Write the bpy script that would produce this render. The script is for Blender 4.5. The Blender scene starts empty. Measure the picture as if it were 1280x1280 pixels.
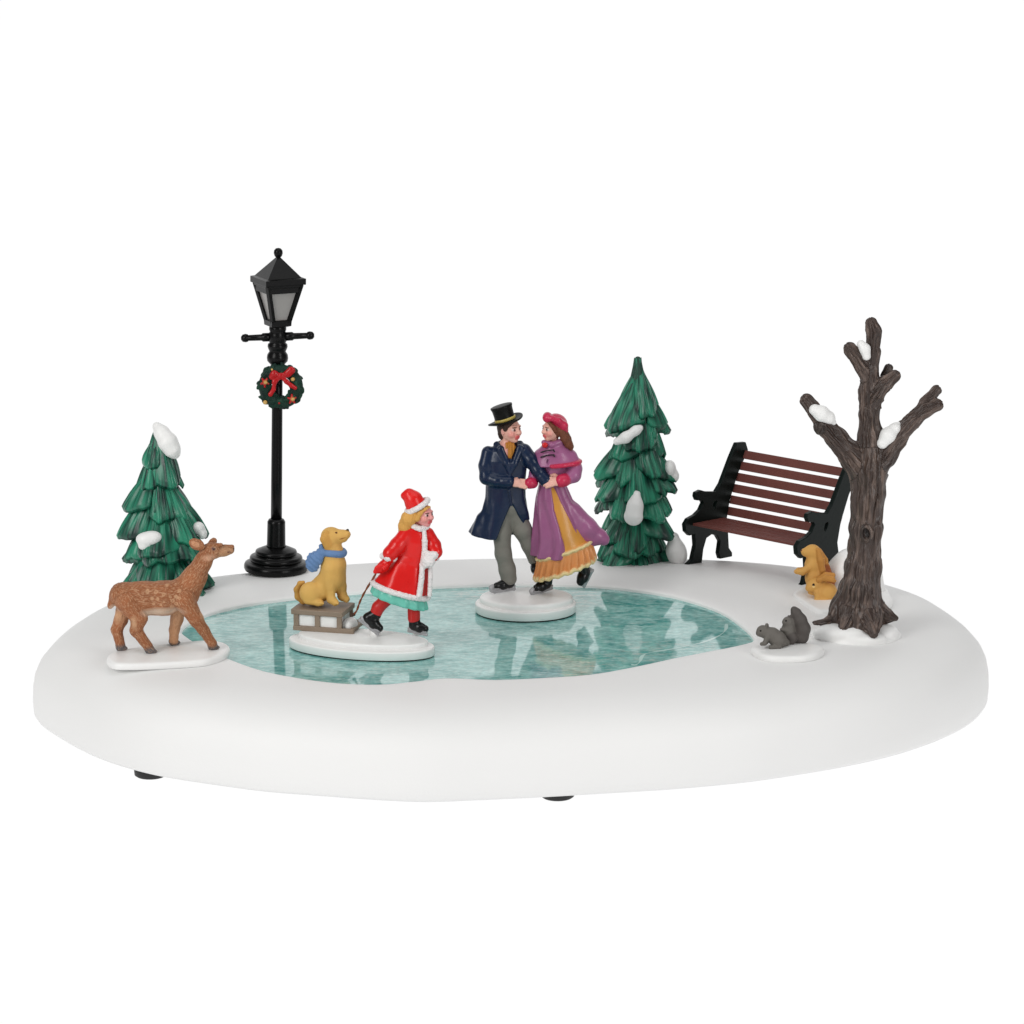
import bpy, bmesh, math, random
import numpy as np
from mathutils import Vector, Matrix

random.seed(7)
sc = bpy.context.scene
K = 0.01                                   # modelled in centimetres, stored in metres

# ------------------------------------------------------------------ camera
CAM_D, CAM_TH, CAM_W = 140.0, math.radians(13.0), 45.0
CAM_T = (0.0, 0.0, 10.0)
FPX = 1280 / CAM_W * CAM_D
CAM_C = (CAM_T[0], CAM_T[1] - CAM_D * math.cos(CAM_TH), CAM_T[2] + CAM_D * math.sin(CAM_TH))
cam = bpy.data.cameras.new('camera')
cam.sensor_width = 36.0
cam.lens = 36.0 * FPX / 1280
cam.clip_start, cam.clip_end = 0.05, 50
cam_o = bpy.data.objects.new('camera', cam)
sc.collection.objects.link(cam_o)
cam_o.location = [c * K for c in CAM_C]
cam_o.rotation_euler = (math.pi / 2 - CAM_TH, 0, 0)
sc.camera = cam_o

# ------------------------------------------------------------------ world and lamps (studio)
world = bpy.data.worlds.new('World')
sc.world = world
world.use_nodes = True
bg = world.node_tree.nodes['Background']
bg.inputs[0].default_value = (1, 0.995, 0.985, 1)
bg.inputs[1].default_value = 0.20

def softbox(name, loc, aim, size, size_y, power, col=(1, 1, 1)):
    l = bpy.data.lights.new(name, 'AREA')
    l.shape = 'RECTANGLE'; l.size = size; l.size_y = size_y; l.energy = power; l.color = col
    o = bpy.data.objects.new(name, l); sc.collection.objects.link(o)
    o.location = loc
    o.rotation_euler = (Vector(aim) - Vector(loc)).to_track_quat('-Z', 'Y').to_euler()
    return o
softbox('softbox_lamp', (-0.95, -0.95, 0.75), (0, 0, 0.06), 0.5, 0.8, 9.6, (1, 0.99, 0.97))
softbox('softbox_lamp', (0.9, -1.1, 0.55), (0, 0, 0.06), 0.4, 0.7, 6.2, (1, 0.99, 0.98))
softbox('softbox_lamp', (0.05, -0.15, 1.25), (0, 0, 0.05), 1.3, 1.0, 5.0)

sc.view_settings.view_transform = 'Standard'
sc.view_settings.look = 'None'
sc.view_settings.exposure = 0.0
sc.view_settings.gamma = 1.0
sc.view_settings.use_curve_mapping = False
sc.render.engine = 'CYCLES'
sc.cycles.max_bounces = 6
sc.cycles.caustics_reflective = False
sc.cycles.caustics_refractive = False

# ------------------------------------------------------------------ helpers
def lin(r, g, b):
    f = lambda v: v / 12.92 if v <= 0.04045 else ((v + 0.055) / 1.055) ** 2.4
    return np.array([f(r / 255), f(g / 255), f(b / 255)])

def ray(px, py):
    u = (px - 640) / FPX; v = -(py - 640) / FPX
    return np.array([u, math.cos(CAM_TH) + v * math.sin(CAM_TH), -math.sin(CAM_TH) + v * math.cos(CAM_TH)])

def at(px, py, z):
    d = ray(px, py); c = np.array(CAM_C)
    return c + d * ((z - c[2]) / d[2])

class Frame:
    """figure space in units of one photo pixel at the figure: X right, Y away, Z up, origin at the contact point"""
    def __init__(self, ax, ay, z):
        self.ax, self.ay = ax, ay
        self.o = at(ax, ay, z)
        r = self.o - np.array(CAM_C)
        self.s = (r[1] * math.cos(CAM_TH) - r[2] * math.sin(CAM_TH)) / FPX
        e = CAM_TH + math.atan((ay - 640) / FPX)
        self.se, self.ce = math.sin(e), math.cos(e)
    def p(self, px, py, d=0.0):
        r = ray(px, py); c = np.array(CAM_C)
        return (c + r * ((self.o[1] + d * self.s - c[1]) / r[1]) - self.o) / self.s
    def g(self, px, py, Z):
        return (at(px, py, self.o[2] + Z * self.s) - self.o) / self.s

def tag(o, label=None, cat=None, group=None, kind=None):
    if label: o['label'] = label
    if cat: o['category'] = cat
    if group: o['group'] = group
    if kind: o['kind'] = kind
    return o

def thing(name, frame, label, cat, group=None):
    o = bpy.data.objects.new(name, None)
    o.empty_display_size = 0.01
    sc.collection.objects.link(o)
    o.location = [c * K for c in frame.o]
    return tag(o, label, cat, group)

def link(name, V, faces, mat, parent=None, scale=1.0, smooth=True, cols=None, flow=None):
    me = bpy.data.meshes.new(name)
    V = np.asarray(V, dtype=float) * (scale * K)
    me.from_pydata(V.tolist(), [], [list(map(int, f)) for f in faces])
    me.update()
    if smooth:
        me.polygons.foreach_set('use_smooth', [True] * len(me.polygons))
    if cols is not None:
        a = me.color_attributes.new('Col', 'FLOAT_COLOR', 'POINT')
        c4 = np.ones((len(V), 4), dtype=np.float32); c4[:, :3] = cols
        a.data.foreach_set('color', c4.ravel())
    if flow is not None:
        a = me.attributes.new('flow', 'FLOAT_VECTOR', 'POINT')
        a.data.foreach_set('vector', np.asarray(flow, dtype=np.float32).ravel())
    o = bpy.data.objects.new(name, me)
    sc.collection.objects.link(o)
    if mat: me.materials.append(mat)
    if parent: o.parent = parent
    return o

# value noise in numpy
def _hash(i, j, k):
    n = (i * 374761393 + j * 668265263 + k * 1442695041) & 0x7fffffff
    n = ((n ^ (n >> 13)) * 1274126177) & 0x7fffffff
    return ((n ^ (n >> 16)) & 0xffff) / 65535.0
def vnoise(p):
    p = np.asarray(p, dtype=float)
    i = np.floor(p).astype(np.int64); f = p - i
    f = f * f * (3 - 2 * f)
    r = 0
    for a in (0, 1):
        for b in (0, 1):
            for c in (0, 1):
                w = (f[:, 0] if a else 1 - f[:, 0]) * (f[:, 1] if b else 1 - f[:, 1]) * (f[:, 2] if c else 1 - f[:, 2])
                r = r + w * _hash(i[:, 0] + a, i[:, 1] + b, i[:, 2] + c)
    return r
def fbm(p, o=3):
    p = np.asarray(p, dtype=float); r = 0; a = 0.5
    for k in range(o):
        r = r + a * vnoise(p * 2 ** k + 17.3 * k); a *= 0.5
    return r

def frame_of(d):
    d = d / (np.linalg.norm(d) + 1e-9)
    h = np.array([0, 0, 1.0]) if abs(d[2]) < 0.9 else np.array([0, 1.0, 0])
    x = np.cross(h, d); x /= np.linalg.norm(x)
    return np.array([x, np.cross(d, x), d])

def rot(yaw=0, pitch=0, roll=0):
    """rows = local axes; yaw about Z, pitch lifts local X, roll about local X (degrees)"""
    m = Matrix.Rotation(math.radians(yaw), 3, 'Z') @ Matrix.Rotation(-math.radians(pitch), 3, 'Y') @ Matrix.Rotation(math.radians(roll), 3, 'X')
    return np.array(m).T

# ------------------------------------------------------------------ sculpting: distance fields meshed by surface nets
class Sculpt:
    def __init__(self, vox=0.8, smooth=2):
        self.vox, self.nsm = vox, smooth
        self.prims, self.paints, self.disp = [], [], None
        self.carry = 0.0
    def _add(self, fn, lo, hi, col, k, op, flow=None, mask=True):
        self.prims.append((fn, np.array(lo, float), np.array(hi, float), col, k, op, flow))
    def cap(self, a, ra, b, rb, col, k=3.0, op='u', flat=None, along0=0.0):
        a, b = np.array(a, float), np.array(b, float)
        ab = b - a; L2 = ab @ ab + 1e-9; R = frame_of(ab); L = math.sqrt(L2)
        def fn(P):
            q = P - a
            t = np.clip(q @ ab / L2, 0, 1)
            v = q - t[:, None] * ab
            if flat is not None:                         # flat = (axis vector, factor): thinner along that axis
                ax, fac = np.asarray(flat[0], float), flat[1]
                ax = ax / np.linalg.norm(ax)
                c = v @ ax
                v = v + np.outer(c * (1 / fac - 1), ax)
                return (np.sqrt((v * v).sum(1)) - (ra + (rb - ra) * t)) * fac
            return np.sqrt((v * v).sum(1)) - (ra + (rb - ra) * t)
        def flow(P):
            q = (P - a) @ R.T
            q[:, 2] += along0
            return q
        m = max(ra, rb)
        self._add(fn, np.minimum(a, b) - m, np.maximum(a, b) + m, col, k, op, flow)
    def chain(self, pts, col, k=3.0, op='u', flat=None):
        s = 0.0
        for (a, ra), (b, rb) in zip(pts[:-1], pts[1:]):
            self.cap(a, ra, b, rb, col, k, op, flat, s)
            s += float(np.linalg.norm(np.array(b) - np.array(a)))
    def ell(self, c, r, col, k=3.0, R=None, op='u'):
        c, r = np.array(c, float), np.array(r, float)
        R = np.eye(3) if R is None else np.array(R)
        mn = r.min()
        def fn(P):
            q = (P - c) @ R.T
            k0 = np.sqrt(((q / r) ** 2).sum(1)); k1 = np.sqrt(((q / r ** 2) ** 2).sum(1)) + 1e-9
            return k0 * (k0 - 1) / k1
        m = np.abs(R.T) @ r
        self._add(fn, c - m, c + m, col, k, op, lambda P: (P - c) @ R.T)
    def box(self, c, h, col, k=1.0, R=None, rd=1.0, op='u'):
        c, h = np.array(c, float), np.array(h, float)
        R = np.eye(3) if R is None else np.array(R)
        def fn(P):
            q = np.abs((P - c) @ R.T) - (h - rd)
            return np.sqrt((np.maximum(q, 0) ** 2).sum(1)) + np.minimum(q.max(1), 0) - rd
        m = np.abs(R.T) @ h
        self._add(fn, c - m, c + m, col, k, op, lambda P: (P - c) @ R.T)
    def loft(self, secs, col, k=3.0, op='u', ripple=None, tilt=0.0, rd=1.5, ex=2.0):
        """secs: (centre, rx, ry) from any order in z; ripple = (n, amount, phase); tilt shears the sections in x"""
        S = sorted(secs, key=lambda s: s[0][2] - tilt * s[0][0])
        C = np.array([s[0] for s in S], float); RX = np.array([s[1] for s in S], float); RY = np.array([s[2] for s in S], float)
        Z = C[:, 2] - tilt * C[:, 0]
        def fn(P):
            z = P[:, 2] - tilt * P[:, 0]
            zc = np.clip(z, Z[0], Z[-1])
            cx = np.interp(zc, Z, C[:, 0]); cy = np.interp(zc, Z, C[:, 1])
            rx = np.interp(zc, Z, RX); ry = np.interp(zc, Z, RY)
            x = P[:, 0] - cx; y = P[:, 1] - cy
            rho = (np.abs(x / rx) ** ex + np.abs(y / ry) ** ex) ** (1 / ex)
            if ripple:
                n, am, ph = ripple[:3]
                t = (Z[-1] - zc) / (Z[-1] - Z[0] + 1e-9)
                rho = rho * (1 + am * t * np.sin(n * np.arctan2(y / ry, x / rx) + ph + 2.0 * np.sin(z * 0.05)))
            d = (rho - 1) * np.minimum(rx, ry) + rd
            dz = np.maximum(Z[0] - z, z - Z[-1]) + rd
            return np.sqrt(np.maximum(d, 0) ** 2 + np.maximum(dz, 0) ** 2) + np.minimum(np.maximum(d, dz), 0) - rd
        def flow(P):
            z = np.clip(P[:, 2], Z[0], Z[-1])
            return np.stack([P[:, 0] - np.interp(z, Z, C[:, 0]), P[:, 1] - np.interp(z, Z, C[:, 1]), P[:, 2]], 1)
        lo = np.array([(C[:, 0] - RX).min(), (C[:, 1] - RY).min(), (C[:, 2]).min() - abs(tilt) * RX.max()])
        hi = np.array([(C[:, 0] + RX).max(), (C[:, 1] + RY).max(), (C[:, 2]).max() + abs(tilt) * RX.max()])
        g = 0.12 * RX.max() if ripple else 0
        self._add(fn, lo - g, hi + g, col, k, op, flow)
    def paint(self, c, r, col, R=None, inner=0.0, soft=0.12):
        c, r = np.array(c, float), np.array(r, float) * np.ones(3)
        R = np.eye(3) if R is None else np.array(R)
        self.paints.append((c, r, np.array(col), R, inner, soft))
    def build(self):
        vox = self.vox
        us = [p for p in self.prims if p[5] == 'u']
        lo = np.min([p[1] for p in us], 0) - 4 * vox
        hi = np.max([p[2] for p in us], 0) + 4 * vox
        n = np.ceil((hi - lo) / vox).astype(int) + 1
        ax = [lo[i] + vox * np.arange(n[i]) for i in range(3)]
        F = np.full(n, 50.0, dtype=np.float32)
        for fn, plo, phi, col, k, op, fl in self.prims:
            pad = k + 4 * vox
            a = np.clip(np.floor((plo - pad - lo) / vox).astype(int), 0, n - 1)
            b = np.clip(np.ceil((phi + pad - lo) / vox).astype(int) + 1, 1, n)
            if np.any(b <= a): continue
            X, Y, Zz = np.meshgrid(ax[0][a[0]:b[0]], ax[1][a[1]:b[1]], ax[2][a[2]:b[2]], indexing='ij')
            d = fn(np.stack([X.ravel(), Y.ravel(), Zz.ravel()], 1)).reshape(X.shape).astype(np.float32)
            s = F[a[0]:b[0], a[1]:b[1], a[2]:b[2]]
            kk = max(k, 1e-3)
            if op == 'u':
                h = np.maximum(kk - np.abs(s - d), 0)
                r = np.minimum(s, d) - h * h / (4 * kk)
            else:
                h = np.maximum(kk - np.abs(s + d), 0)
                r = np.maximum(s, -d) + h * h / (4 * kk)
            F[a[0]:b[0], a[1]:b[1], a[2]:b[2]] = r
        V, Q = surface_nets(F, lo, vox)
        V = relax(V, Q, self.nsm)
        # colours and flow from the closest primitive
        best = np.full(len(V), 1e9); col = np.zeros((len(V), 3)); flow = np.zeros((len(V), 3))
        wsum = np.zeros(len(V)); cacc = np.zeros((len(V), 3))
        for fn, plo, phi, c, k, op, fl in self.prims:
            if op != 'u': continue
            m = np.all((V > plo - 6 - k) & (V < phi + 6 + k), axis=1)
            if not m.any(): continue
            d = fn(V[m])
            w = np.exp(-np.clip(d, -20, 40) / 0.45)
            wsum[m] += w; cacc[m] += w[:, None] * np.array(c)
            idx = np.nonzero(m)[0]
            bt = d < best[idx]
            best[idx[bt]] = d[bt]
            if fl: flow[idx[bt]] = fl(V[idx[bt]].copy())
        col = cacc / np.maximum(wsum, 1e-30)[:, None]
        col[wsum <= 0] = np.array(self.prims[0][3])
        for c, r, pc, R, inner, soft in self.paints:
            q = (V - c) @ R.T / r
            rho = np.sqrt((q ** 2).sum(1))
            w = np.clip((1 - rho) / soft + 0.5, 0, 1)
            if inner: w = w * np.clip((rho - inner) / soft + 0.5, 0, 1)
            col = col * (1 - w[:, None]) + pc * w[:, None]
        if self.disp is not None:
            V = V + normals(V, Q) * self.disp(V, flow)[:, None]
        return V, Q, col, flow
    def obj(self, name, mat, parent, frame):
        V, Q, col, flow = self.build()
        return link(name, V, Q, mat, parent, frame.s, True, col, flow)

def surface_nets(F, lo, vox):
    n = np.array(F.shape)
    inside = F < 0
    c = np.zeros(n - 1, dtype=np.int8)
    for i in (0, 1):
        for j in (0, 1):
            for k in (0, 1):
                c += inside[i:n[0] - 1 + i, j:n[1] - 1 + j, k:n[2] - 1 + k]
    act = (c > 0) & (c < 8)
    I = np.argwhere(act)
    idx = np.full(n - 1, -1, dtype=np.int64)
    idx[act] = np.arange(len(I))
    acc = np.zeros((len(I), 3)); cnt = np.zeros(len(I))
    corners = [(i, j, k) for i in (0, 1) for j in (0, 1) for k in (0, 1)]
    for a in corners:
        for ax in range(3):
            if a[ax]: continue
            b = list(a); b[ax] = 1
            fa = F[I[:, 0] + a[0], I[:, 1] + a[1], I[:, 2] + a[2]]
            fb = F[I[:, 0] + b[0], I[:, 1] + b[1], I[:, 2] + b[2]]
            m = (fa < 0) != (fb < 0)
            t = np.where(m, fa / np.where(fa == fb, 1, fa - fb), 0)
            p = np.array(a, float) + 0 * t[:, None]
            p[:, ax] += t
            acc[m] += p[m]; cnt[m] += 1
    V = lo + vox * (I + acc / np.maximum(cnt, 1)[:, None])
    Q = []
    for ax in range(3):
        sl0 = [slice(1, n[i] - 1) for i in range(3)]; sl1 = list(sl0)
        sl0[ax] = slice(0, n[ax] - 1); sl1[ax] = slice(1, n[ax])
        a, b = inside[tuple(sl0)], inside[tuple(sl1)]
        for flip, mm in ((False, a & ~b), (True, ~a & b)):
            J = np.argwhere(mm)
            if not len(J): continue
            off = np.array([1, 1, 1]); off[ax] = 0
            J = J + off
            u, v = [(1, 2), (2, 0), (0, 1)][ax]
            def cell(du, dv):
                q = J.copy(); q[:, u] -= du; q[:, v] -= dv
                return idx[q[:, 0], q[:, 1], q[:, 2]]
            quad = np.stack([cell(1, 1), cell(0, 1), cell(0, 0), cell(1, 0)], 1)
            if flip: quad = quad[:, ::-1]
            Q.append(quad)
    return V, np.concatenate(Q)

def relax(V, Q, it):
    E0 = Q.ravel(); E1 = np.roll(Q, -1, 1).ravel()
    n = len(V)
    deg = np.bincount(E0, minlength=n) + np.bincount(E1, minlength=n)
    for _ in range(it):
        s = np.stack([np.bincount(E0, V[E1, i], n) + np.bincount(E1, V[E0, i], n) for i in range(3)], 1)
        V = 0.4 * V + 0.6 * s / np.maximum(deg, 1)[:, None]
    return V

def normals(V, Q):
    f = np.cross(V[Q[:, 2]] - V[Q[:, 0]], V[Q[:, 3]] - V[Q[:, 1]])
    N = np.stack([np.bincount(Q.ravel(), np.repeat(f[:, i], 4), len(V)) for i in range(3)], 1)
    return N / (np.linalg.norm(N, axis=1)[:, None] + 1e-12)

# ------------------------------------------------------------------ direct mesh shapes (figure space)
def lathe(prof, o, axis=(0, 0, 1), n=40, xdir=None, cap=True):
    R = frame_of(np.array(axis, float)); o = np.array(o, float)
    V, F = [], []
    for r, h in prof:
        for i in range(n):
            t = 2 * math.pi * i / n
            V.append(o + R[0] * r * math.cos(t) + R[1] * r * math.sin(t) + R[2] * h)
    m = len(prof)
    for j in range(m - 1):
        for i in range(n):
            a, b = j * n + i, j * n + (i + 1) % n
            F.append((a, b, b + n, a + n))
    if cap:
        F.append(tuple(range(n))[::-1]); F.append(tuple((m - 1) * n + i for i in range(n)))
    return V, F

def tube(pts, r, n=10, twist=0.0):
    pts = [np.array(p, float) for p in pts]
    V, F = [], []
    for i, p in enumerate(pts):
        d = pts[min(i + 1, len(pts) - 1)] - pts[max(i - 1, 0)]
        R = frame_of(d)
        rr = r[i] if isinstance(r, (list, tuple)) else r
        for k in range(n):
            t = 2 * math.pi * k / n + twist * i
            V.append(p + rr * (R[0] * math.cos(t) + R[1] * math.sin(t)))
    for i in range(len(pts) - 1):
        for k in range(n):
            a, b = i * n + k, i * n + (k + 1) % n
            F.append((a, b, b + n, a + n))
    F.append(tuple(range(n))[::-1]); F.append(tuple((len(pts) - 1) * n + i for i in range(n)))
    return V, F

def merge(*ms):
    V, F = [], []
    for v, f in ms:
        o = len(V); V += list(v); F += [tuple(i + o for i in q) for q in f]
    return V, F

def rbox(c, h, R=None, bev=0.15):
    """box with chamfered edges"""
    R = np.eye(3) if R is None else np.array(R)
    c, h = np.array(c, float), np.array(h, float)
    bm = bmesh.new()
    bmesh.ops.create_cube(bm, size=2.0)
    for v in bm.verts: v.co = Vector((v.co.x * h[0], v.co.y * h[1], v.co.z * h[2]))
    if bev: bmesh.ops.bevel(bm, geom=list(bm.edges), offset=min(bev, h.min() * 0.8), segments=2, affect='EDGES', profile=0.5)
    V = [c + np.array(v.co) @ R for v in bm.verts]
    bm.verts.index_update()
    F = [tuple(v.index for v in f.verts) for f in bm.faces]
    bm.free()
    return V, F

def spline(pts, per=6, closed=True):
    pts = [np.array(p, float) for p in pts]; n = len(pts); out = []
    rng = range(n) if closed else range(n - 1)
    for i in rng:
        if closed: a, b, c, d = pts[i - 1], pts[i], pts[(i + 1) % n], pts[(i + 2) % n]
        else: a, b, c, d = pts[max(i - 1, 0)], pts[i], pts[i + 1], pts[min(i + 2, n - 1)]
        for j in range(per):
            t = j / per
            out.append(0.5 * (2 * b + (c - a) * t + (2 * a - 5 * b + 4 * c - d) * t * t + (3 * b - a - 3 * c + d) * t ** 3))
    if not closed: out.append(pts[-1])
    return out

def slab(poly, z0, z1, rd=2.0, dome=0.0, steps=5):
    """low rounded slab from a plan outline (X, Y), with a softly domed top"""
    P = np.array(poly)[:, :2]; n = len(P); c = P.mean(0)
    T = np.roll(P, -1, 0) - np.roll(P, 1, 0); T /= np.linalg.norm(T, axis=1)[:, None] + 1e-9
    N = np.stack([T[:, 1], -T[:, 0]], 1)
    if ((P - c) * N).sum() < 0: N = -N
    rings = [(P - N * 0.5, z0), (P, z0 + 0.6)]
    for i in range(steps + 1):
        a = math.pi / 2 * i / steps
        rings.append((P - N * rd * (1 - math.cos(a)), z1 - rd + rd * math.sin(a)))
    Q = rings[-1][0]
    for t in (0.8, 0.55, 0.3, 0.1):
        rings.append((c + (Q - c) * t, z1 + dome * (1 - t * t)))
    V, F = [], []
    for pl, z in rings:
        V += [np.array([p[0], p[1], z]) for p in pl]
    ar = np.cross(P - c, np.roll(P, -1, 0) - c).sum() > 0
    for j in range(len(rings) - 1):
        for i in range(n):
            a, b = j * n + i, j * n + (i + 1) % n
            F.append((a, b, b + n, a + n) if ar else (a, a + n, b + n, b))
    top = tuple((len(rings) - 1) * n + i for i in range(n)); bot = tuple(range(n))
    F.append(top if ar else top[::-1]); F.append(bot[::-1] if ar else bot)
    return V, F

def ellipse(cx, cy, a, b, ang=0, n=72):
    t = np.linspace(0, 2 * math.pi, n, endpoint=False); ca, sa = math.cos(math.radians(ang)), math.sin(math.radians(ang))
    x, y = a * np.cos(t), b * np.sin(t)
    return np.stack([cx + x * ca - y * sa, cy + x * sa + y * ca], 1)

# ------------------------------------------------------------------ materials
def mat_new(name):
    m = bpy.data.materials.new(name); m.use_nodes = True
    nt = m.node_tree
    return m, nt, nt.nodes['Principled BSDF']

def nd(nt, t, **kw):
    n = nt.nodes.new(t)
    for k, v in kw.items(): setattr(n, k, v)
    return n

def solid(name, col, rough=0.5, spec=0.5, coat=0.0, nscale=60, namt=0.08, bump=0.0, bscale=300, metallic=0.0):
    m, nt, b = mat_new(name)
    tc = nd(nt, 'ShaderNodeTexCoord'); nz = nd(nt, 'ShaderNodeTexNoise')
    nz.inputs['Scale'].default_value = nscale; nz.inputs['Detail'].default_value = 4
    nt.links.new(tc.outputs['Object'], nz.inputs['Vector'])
    mx = nd(nt, 'ShaderNodeMix', data_type='RGBA')
    mx.inputs[6].default_value = (*[c * (1 - namt) for c in col], 1); mx.inputs[7].default_value = (*[min(1, c * (1 + namt)) for c in col], 1)
    nt.links.new(nz.outputs['Fac'], mx.inputs[0]); nt.links.new(mx.outputs[2], b.inputs['Base Color'])
    b.inputs['Roughness'].default_value = rough; b.inputs['Specular IOR Level'].default_value = spec
    b.inputs['Metallic'].default_value = metallic
    b.inputs['Coat Weight'].default_value = coat; b.inputs['Coat Roughness'].default_value = 0.15
    if bump:
        n2 = nd(nt, 'ShaderNodeTexNoise'); n2.inputs['Scale'].default_value = bscale; n2.inputs['Detail'].default_value = 3
        nt.links.new(tc.outputs['Object'], n2.inputs['Vector'])
        bp = nd(nt, 'ShaderNodeBump'); bp.inputs['Strength'].default_value = bump; bp.inputs['Distance'].default_value = 0.0005
        nt.links.new(n2.outputs['Fac'], bp.inputs['Height']); nt.links.new(bp.outputs['Normal'], b.inputs['Normal'])
    return m

def painted(name, rough=0.4, spec=0.5, coat=0.0, var=0.12, vscale=90, bump=0.15, bscale=500, streak=None, rough_var=0.1):
    """hand-painted resin: colour from the brushed-on 'Col' attribute, slight tone variation;
    streak = (scale across, squeeze along, light colour, amount, bump) brushes strokes along the form"""
    m, nt, b = mat_new(name)
    at_ = nd(nt, 'ShaderNodeAttribute', attribute_name='Col')
    tc = nd(nt, 'ShaderNodeTexCoord')
    nz = nd(nt, 'ShaderNodeTexNoise'); nz.inputs['Scale'].default_value = vscale; nz.inputs['Detail'].default_value = 4
    nt.links.new(tc.outputs['Object'], nz.inputs['Vector'])
    mr = nd(nt, 'ShaderNodeMapRange'); mr.inputs[3].default_value = 1 - var; mr.inputs[4].default_value = 1 + var
    mr.inputs[1].default_value = 0.25; mr.inputs[2].default_value = 0.75
    nt.links.new(nz.outputs['Fac'], mr.inputs[0])
    vm = nd(nt, 'ShaderNodeVectorMath', operation='SCALE')
    nt.links.new(at_.outputs['Color'], vm.inputs[0]); nt.links.new(mr.outputs[0], vm.inputs['Scale'])
    out = vm.outputs[0]
    rr = nd(nt, 'ShaderNodeMapRange'); rr.inputs[3].default_value = rough - rough_var; rr.inputs[4].default_value = rough + rough_var
    nt.links.new(nz.outputs['Fac'], rr.inputs[0]); nt.links.new(rr.outputs[0], b.inputs['Roughness'])
    hn = nd(nt, 'ShaderNodeTexNoise'); hn.inputs['Scale'].default_value = bscale; hn.inputs['Detail'].default_value = 3
    nt.links.new(tc.outputs['Object'], hn.inputs['Vector'])
    bp = nd(nt, 'ShaderNodeBump'); bp.inputs['Strength'].default_value = bump; bp.inputs['Distance'].default_value = 0.0004
    nt.links.new(hn.outputs['Fac'], bp.inputs['Height'])
    last = bp
    if streak:
        sc_, sq, lc, amt, sb = streak
        fa = nd(nt, 'ShaderNodeAttribute', attribute_name='flow')
        mp = nd(nt, 'ShaderNodeMapping'); mp.inputs['Scale'].default_value = (sc_, sc_, sc_ * sq)
        nt.links.new(fa.outputs['Vector'], mp.inputs['Vector'])
        sn = nd(nt, 'ShaderNodeTexNoise'); sn.inputs['Scale'].default_value = 1; sn.inputs['Detail'].default_value = 3; sn.inputs['Roughness'].default_value = 0.6
        nt.links.new(mp.outputs[0], sn.inputs['Vector'])
        cr = nd(nt, 'ShaderNodeMapRange'); cr.inputs[1].default_value = 0.48; cr.inputs[2].default_value = 0.72; cr.inputs[4].default_value = amt
        nt.links.new(sn.outputs['Fac'], cr.inputs[0])
        mx = nd(nt, 'ShaderNodeMix', data_type='RGBA')
        nt.links.new(cr.outputs[0], mx.inputs[0]); nt.links.new(out, mx.inputs[6]); mx.inputs[7].default_value = (*lc, 1)
        out = mx.outputs[2]
        b2 = nd(nt, 'ShaderNodeBump'); b2.inputs['Strength'].default_value = sb; b2.inputs['Distance'].default_value = 0.0006
        nt.links.new(sn.outputs['Fac'], b2.inputs['Height']); nt.links.new(bp.outputs['Normal'], b2.inputs['Normal'])
        last = b2
    nt.links.new(out, b.inputs['Base Color'])
    nt.links.new(last.outputs['Normal'], b.inputs['Normal'])
    b.inputs['Specular IOR Level'].default_value = spec
    b.inputs['Coat Weight'].default_value = coat; b.inputs['Coat Roughness'].default_value = 0.12
    return m

M_SNOW = solid('moulded_snow', (0.82, 0.82, 0.815), 0.55, 0.3, nscale=14, namt=0.012, bump=0.12, bscale=900)
M_FIGSNOW = solid('painted_snow', (0.84, 0.84, 0.83), 0.4, 0.4, nscale=120, namt=0.03, bump=0.25, bscale=350)
M_FELT = solid('base_pad', (0.03, 0.012, 0.012), 0.9, 0.1)
M_BLACK = solid('black_plastic', (0.003, 0.003, 0.0033), 0.28, 0.18, bump=0.08, bscale=400)
M_BLACKG = solid('dark_green_iron', (0.003, 0.007, 0.006), 0.40, 0.15, bump=0.1, bscale=400)
M_WOOD = solid('red_brown_slats', (0.150, 0.046, 0.038), 0.5, 0.3, nscale=150, namt=0.2, bump=0.15, bscale=250)
M_RUBBER = solid('rubber', (0.010, 0.010, 0.010), 0.6)
M_PAINT = painted('gloss_paint', 0.30, 0.32, 0.08, var=0.12)
M_MATT = painted('matt_paint', 0.55, 0.22, 0.0, var=0.10, bump=0.2)
M_SKIN = painted('skin_paint', 0.42, 0.4, 0.1, var=0.04)
M_FUR = painted('deer_coat', 0.5, 0.3, 0.0, var=0.2, streak=(0.85, 0.26, tuple(lin(212, 170, 134)), 0.8, 1.0))
M_BARK = painted('tree_bark', 0.38, 0.5, 0.0, var=0.25, vscale=60, streak=(0.19, 0.12, tuple(lin(138, 118, 107)), 0.6, 1.0))
M_PINE = painted('pine_green', 0.34, 0.5, 0.0, var=0.15, vscale=120, bump=0.3, bscale=300)
M_TRIM = solid('fluffy_white_trim', (0.78, 0.74, 0.74), 0.7, 0.4, nscale=900, namt=0.12, bump=1.0, bscale=700)

# ================================================================== SETTING
m, nt, b = mat_new('glowing_white_backdrop')
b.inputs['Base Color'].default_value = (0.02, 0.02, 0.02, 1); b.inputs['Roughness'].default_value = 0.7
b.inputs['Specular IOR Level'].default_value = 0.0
b.inputs['Emission Color'].default_value = (1, 1, 1, 1); b.inputs['Emission Strength'].default_value = 1.0  # glow added so floor and wall stay pure white and show no shadow
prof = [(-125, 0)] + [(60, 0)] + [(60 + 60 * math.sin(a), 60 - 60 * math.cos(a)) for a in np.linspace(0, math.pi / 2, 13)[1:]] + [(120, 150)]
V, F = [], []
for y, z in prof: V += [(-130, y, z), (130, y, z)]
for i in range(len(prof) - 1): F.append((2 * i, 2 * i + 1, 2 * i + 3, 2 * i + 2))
tag(link('backdrop', V, F, m), kind='structure')

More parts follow.
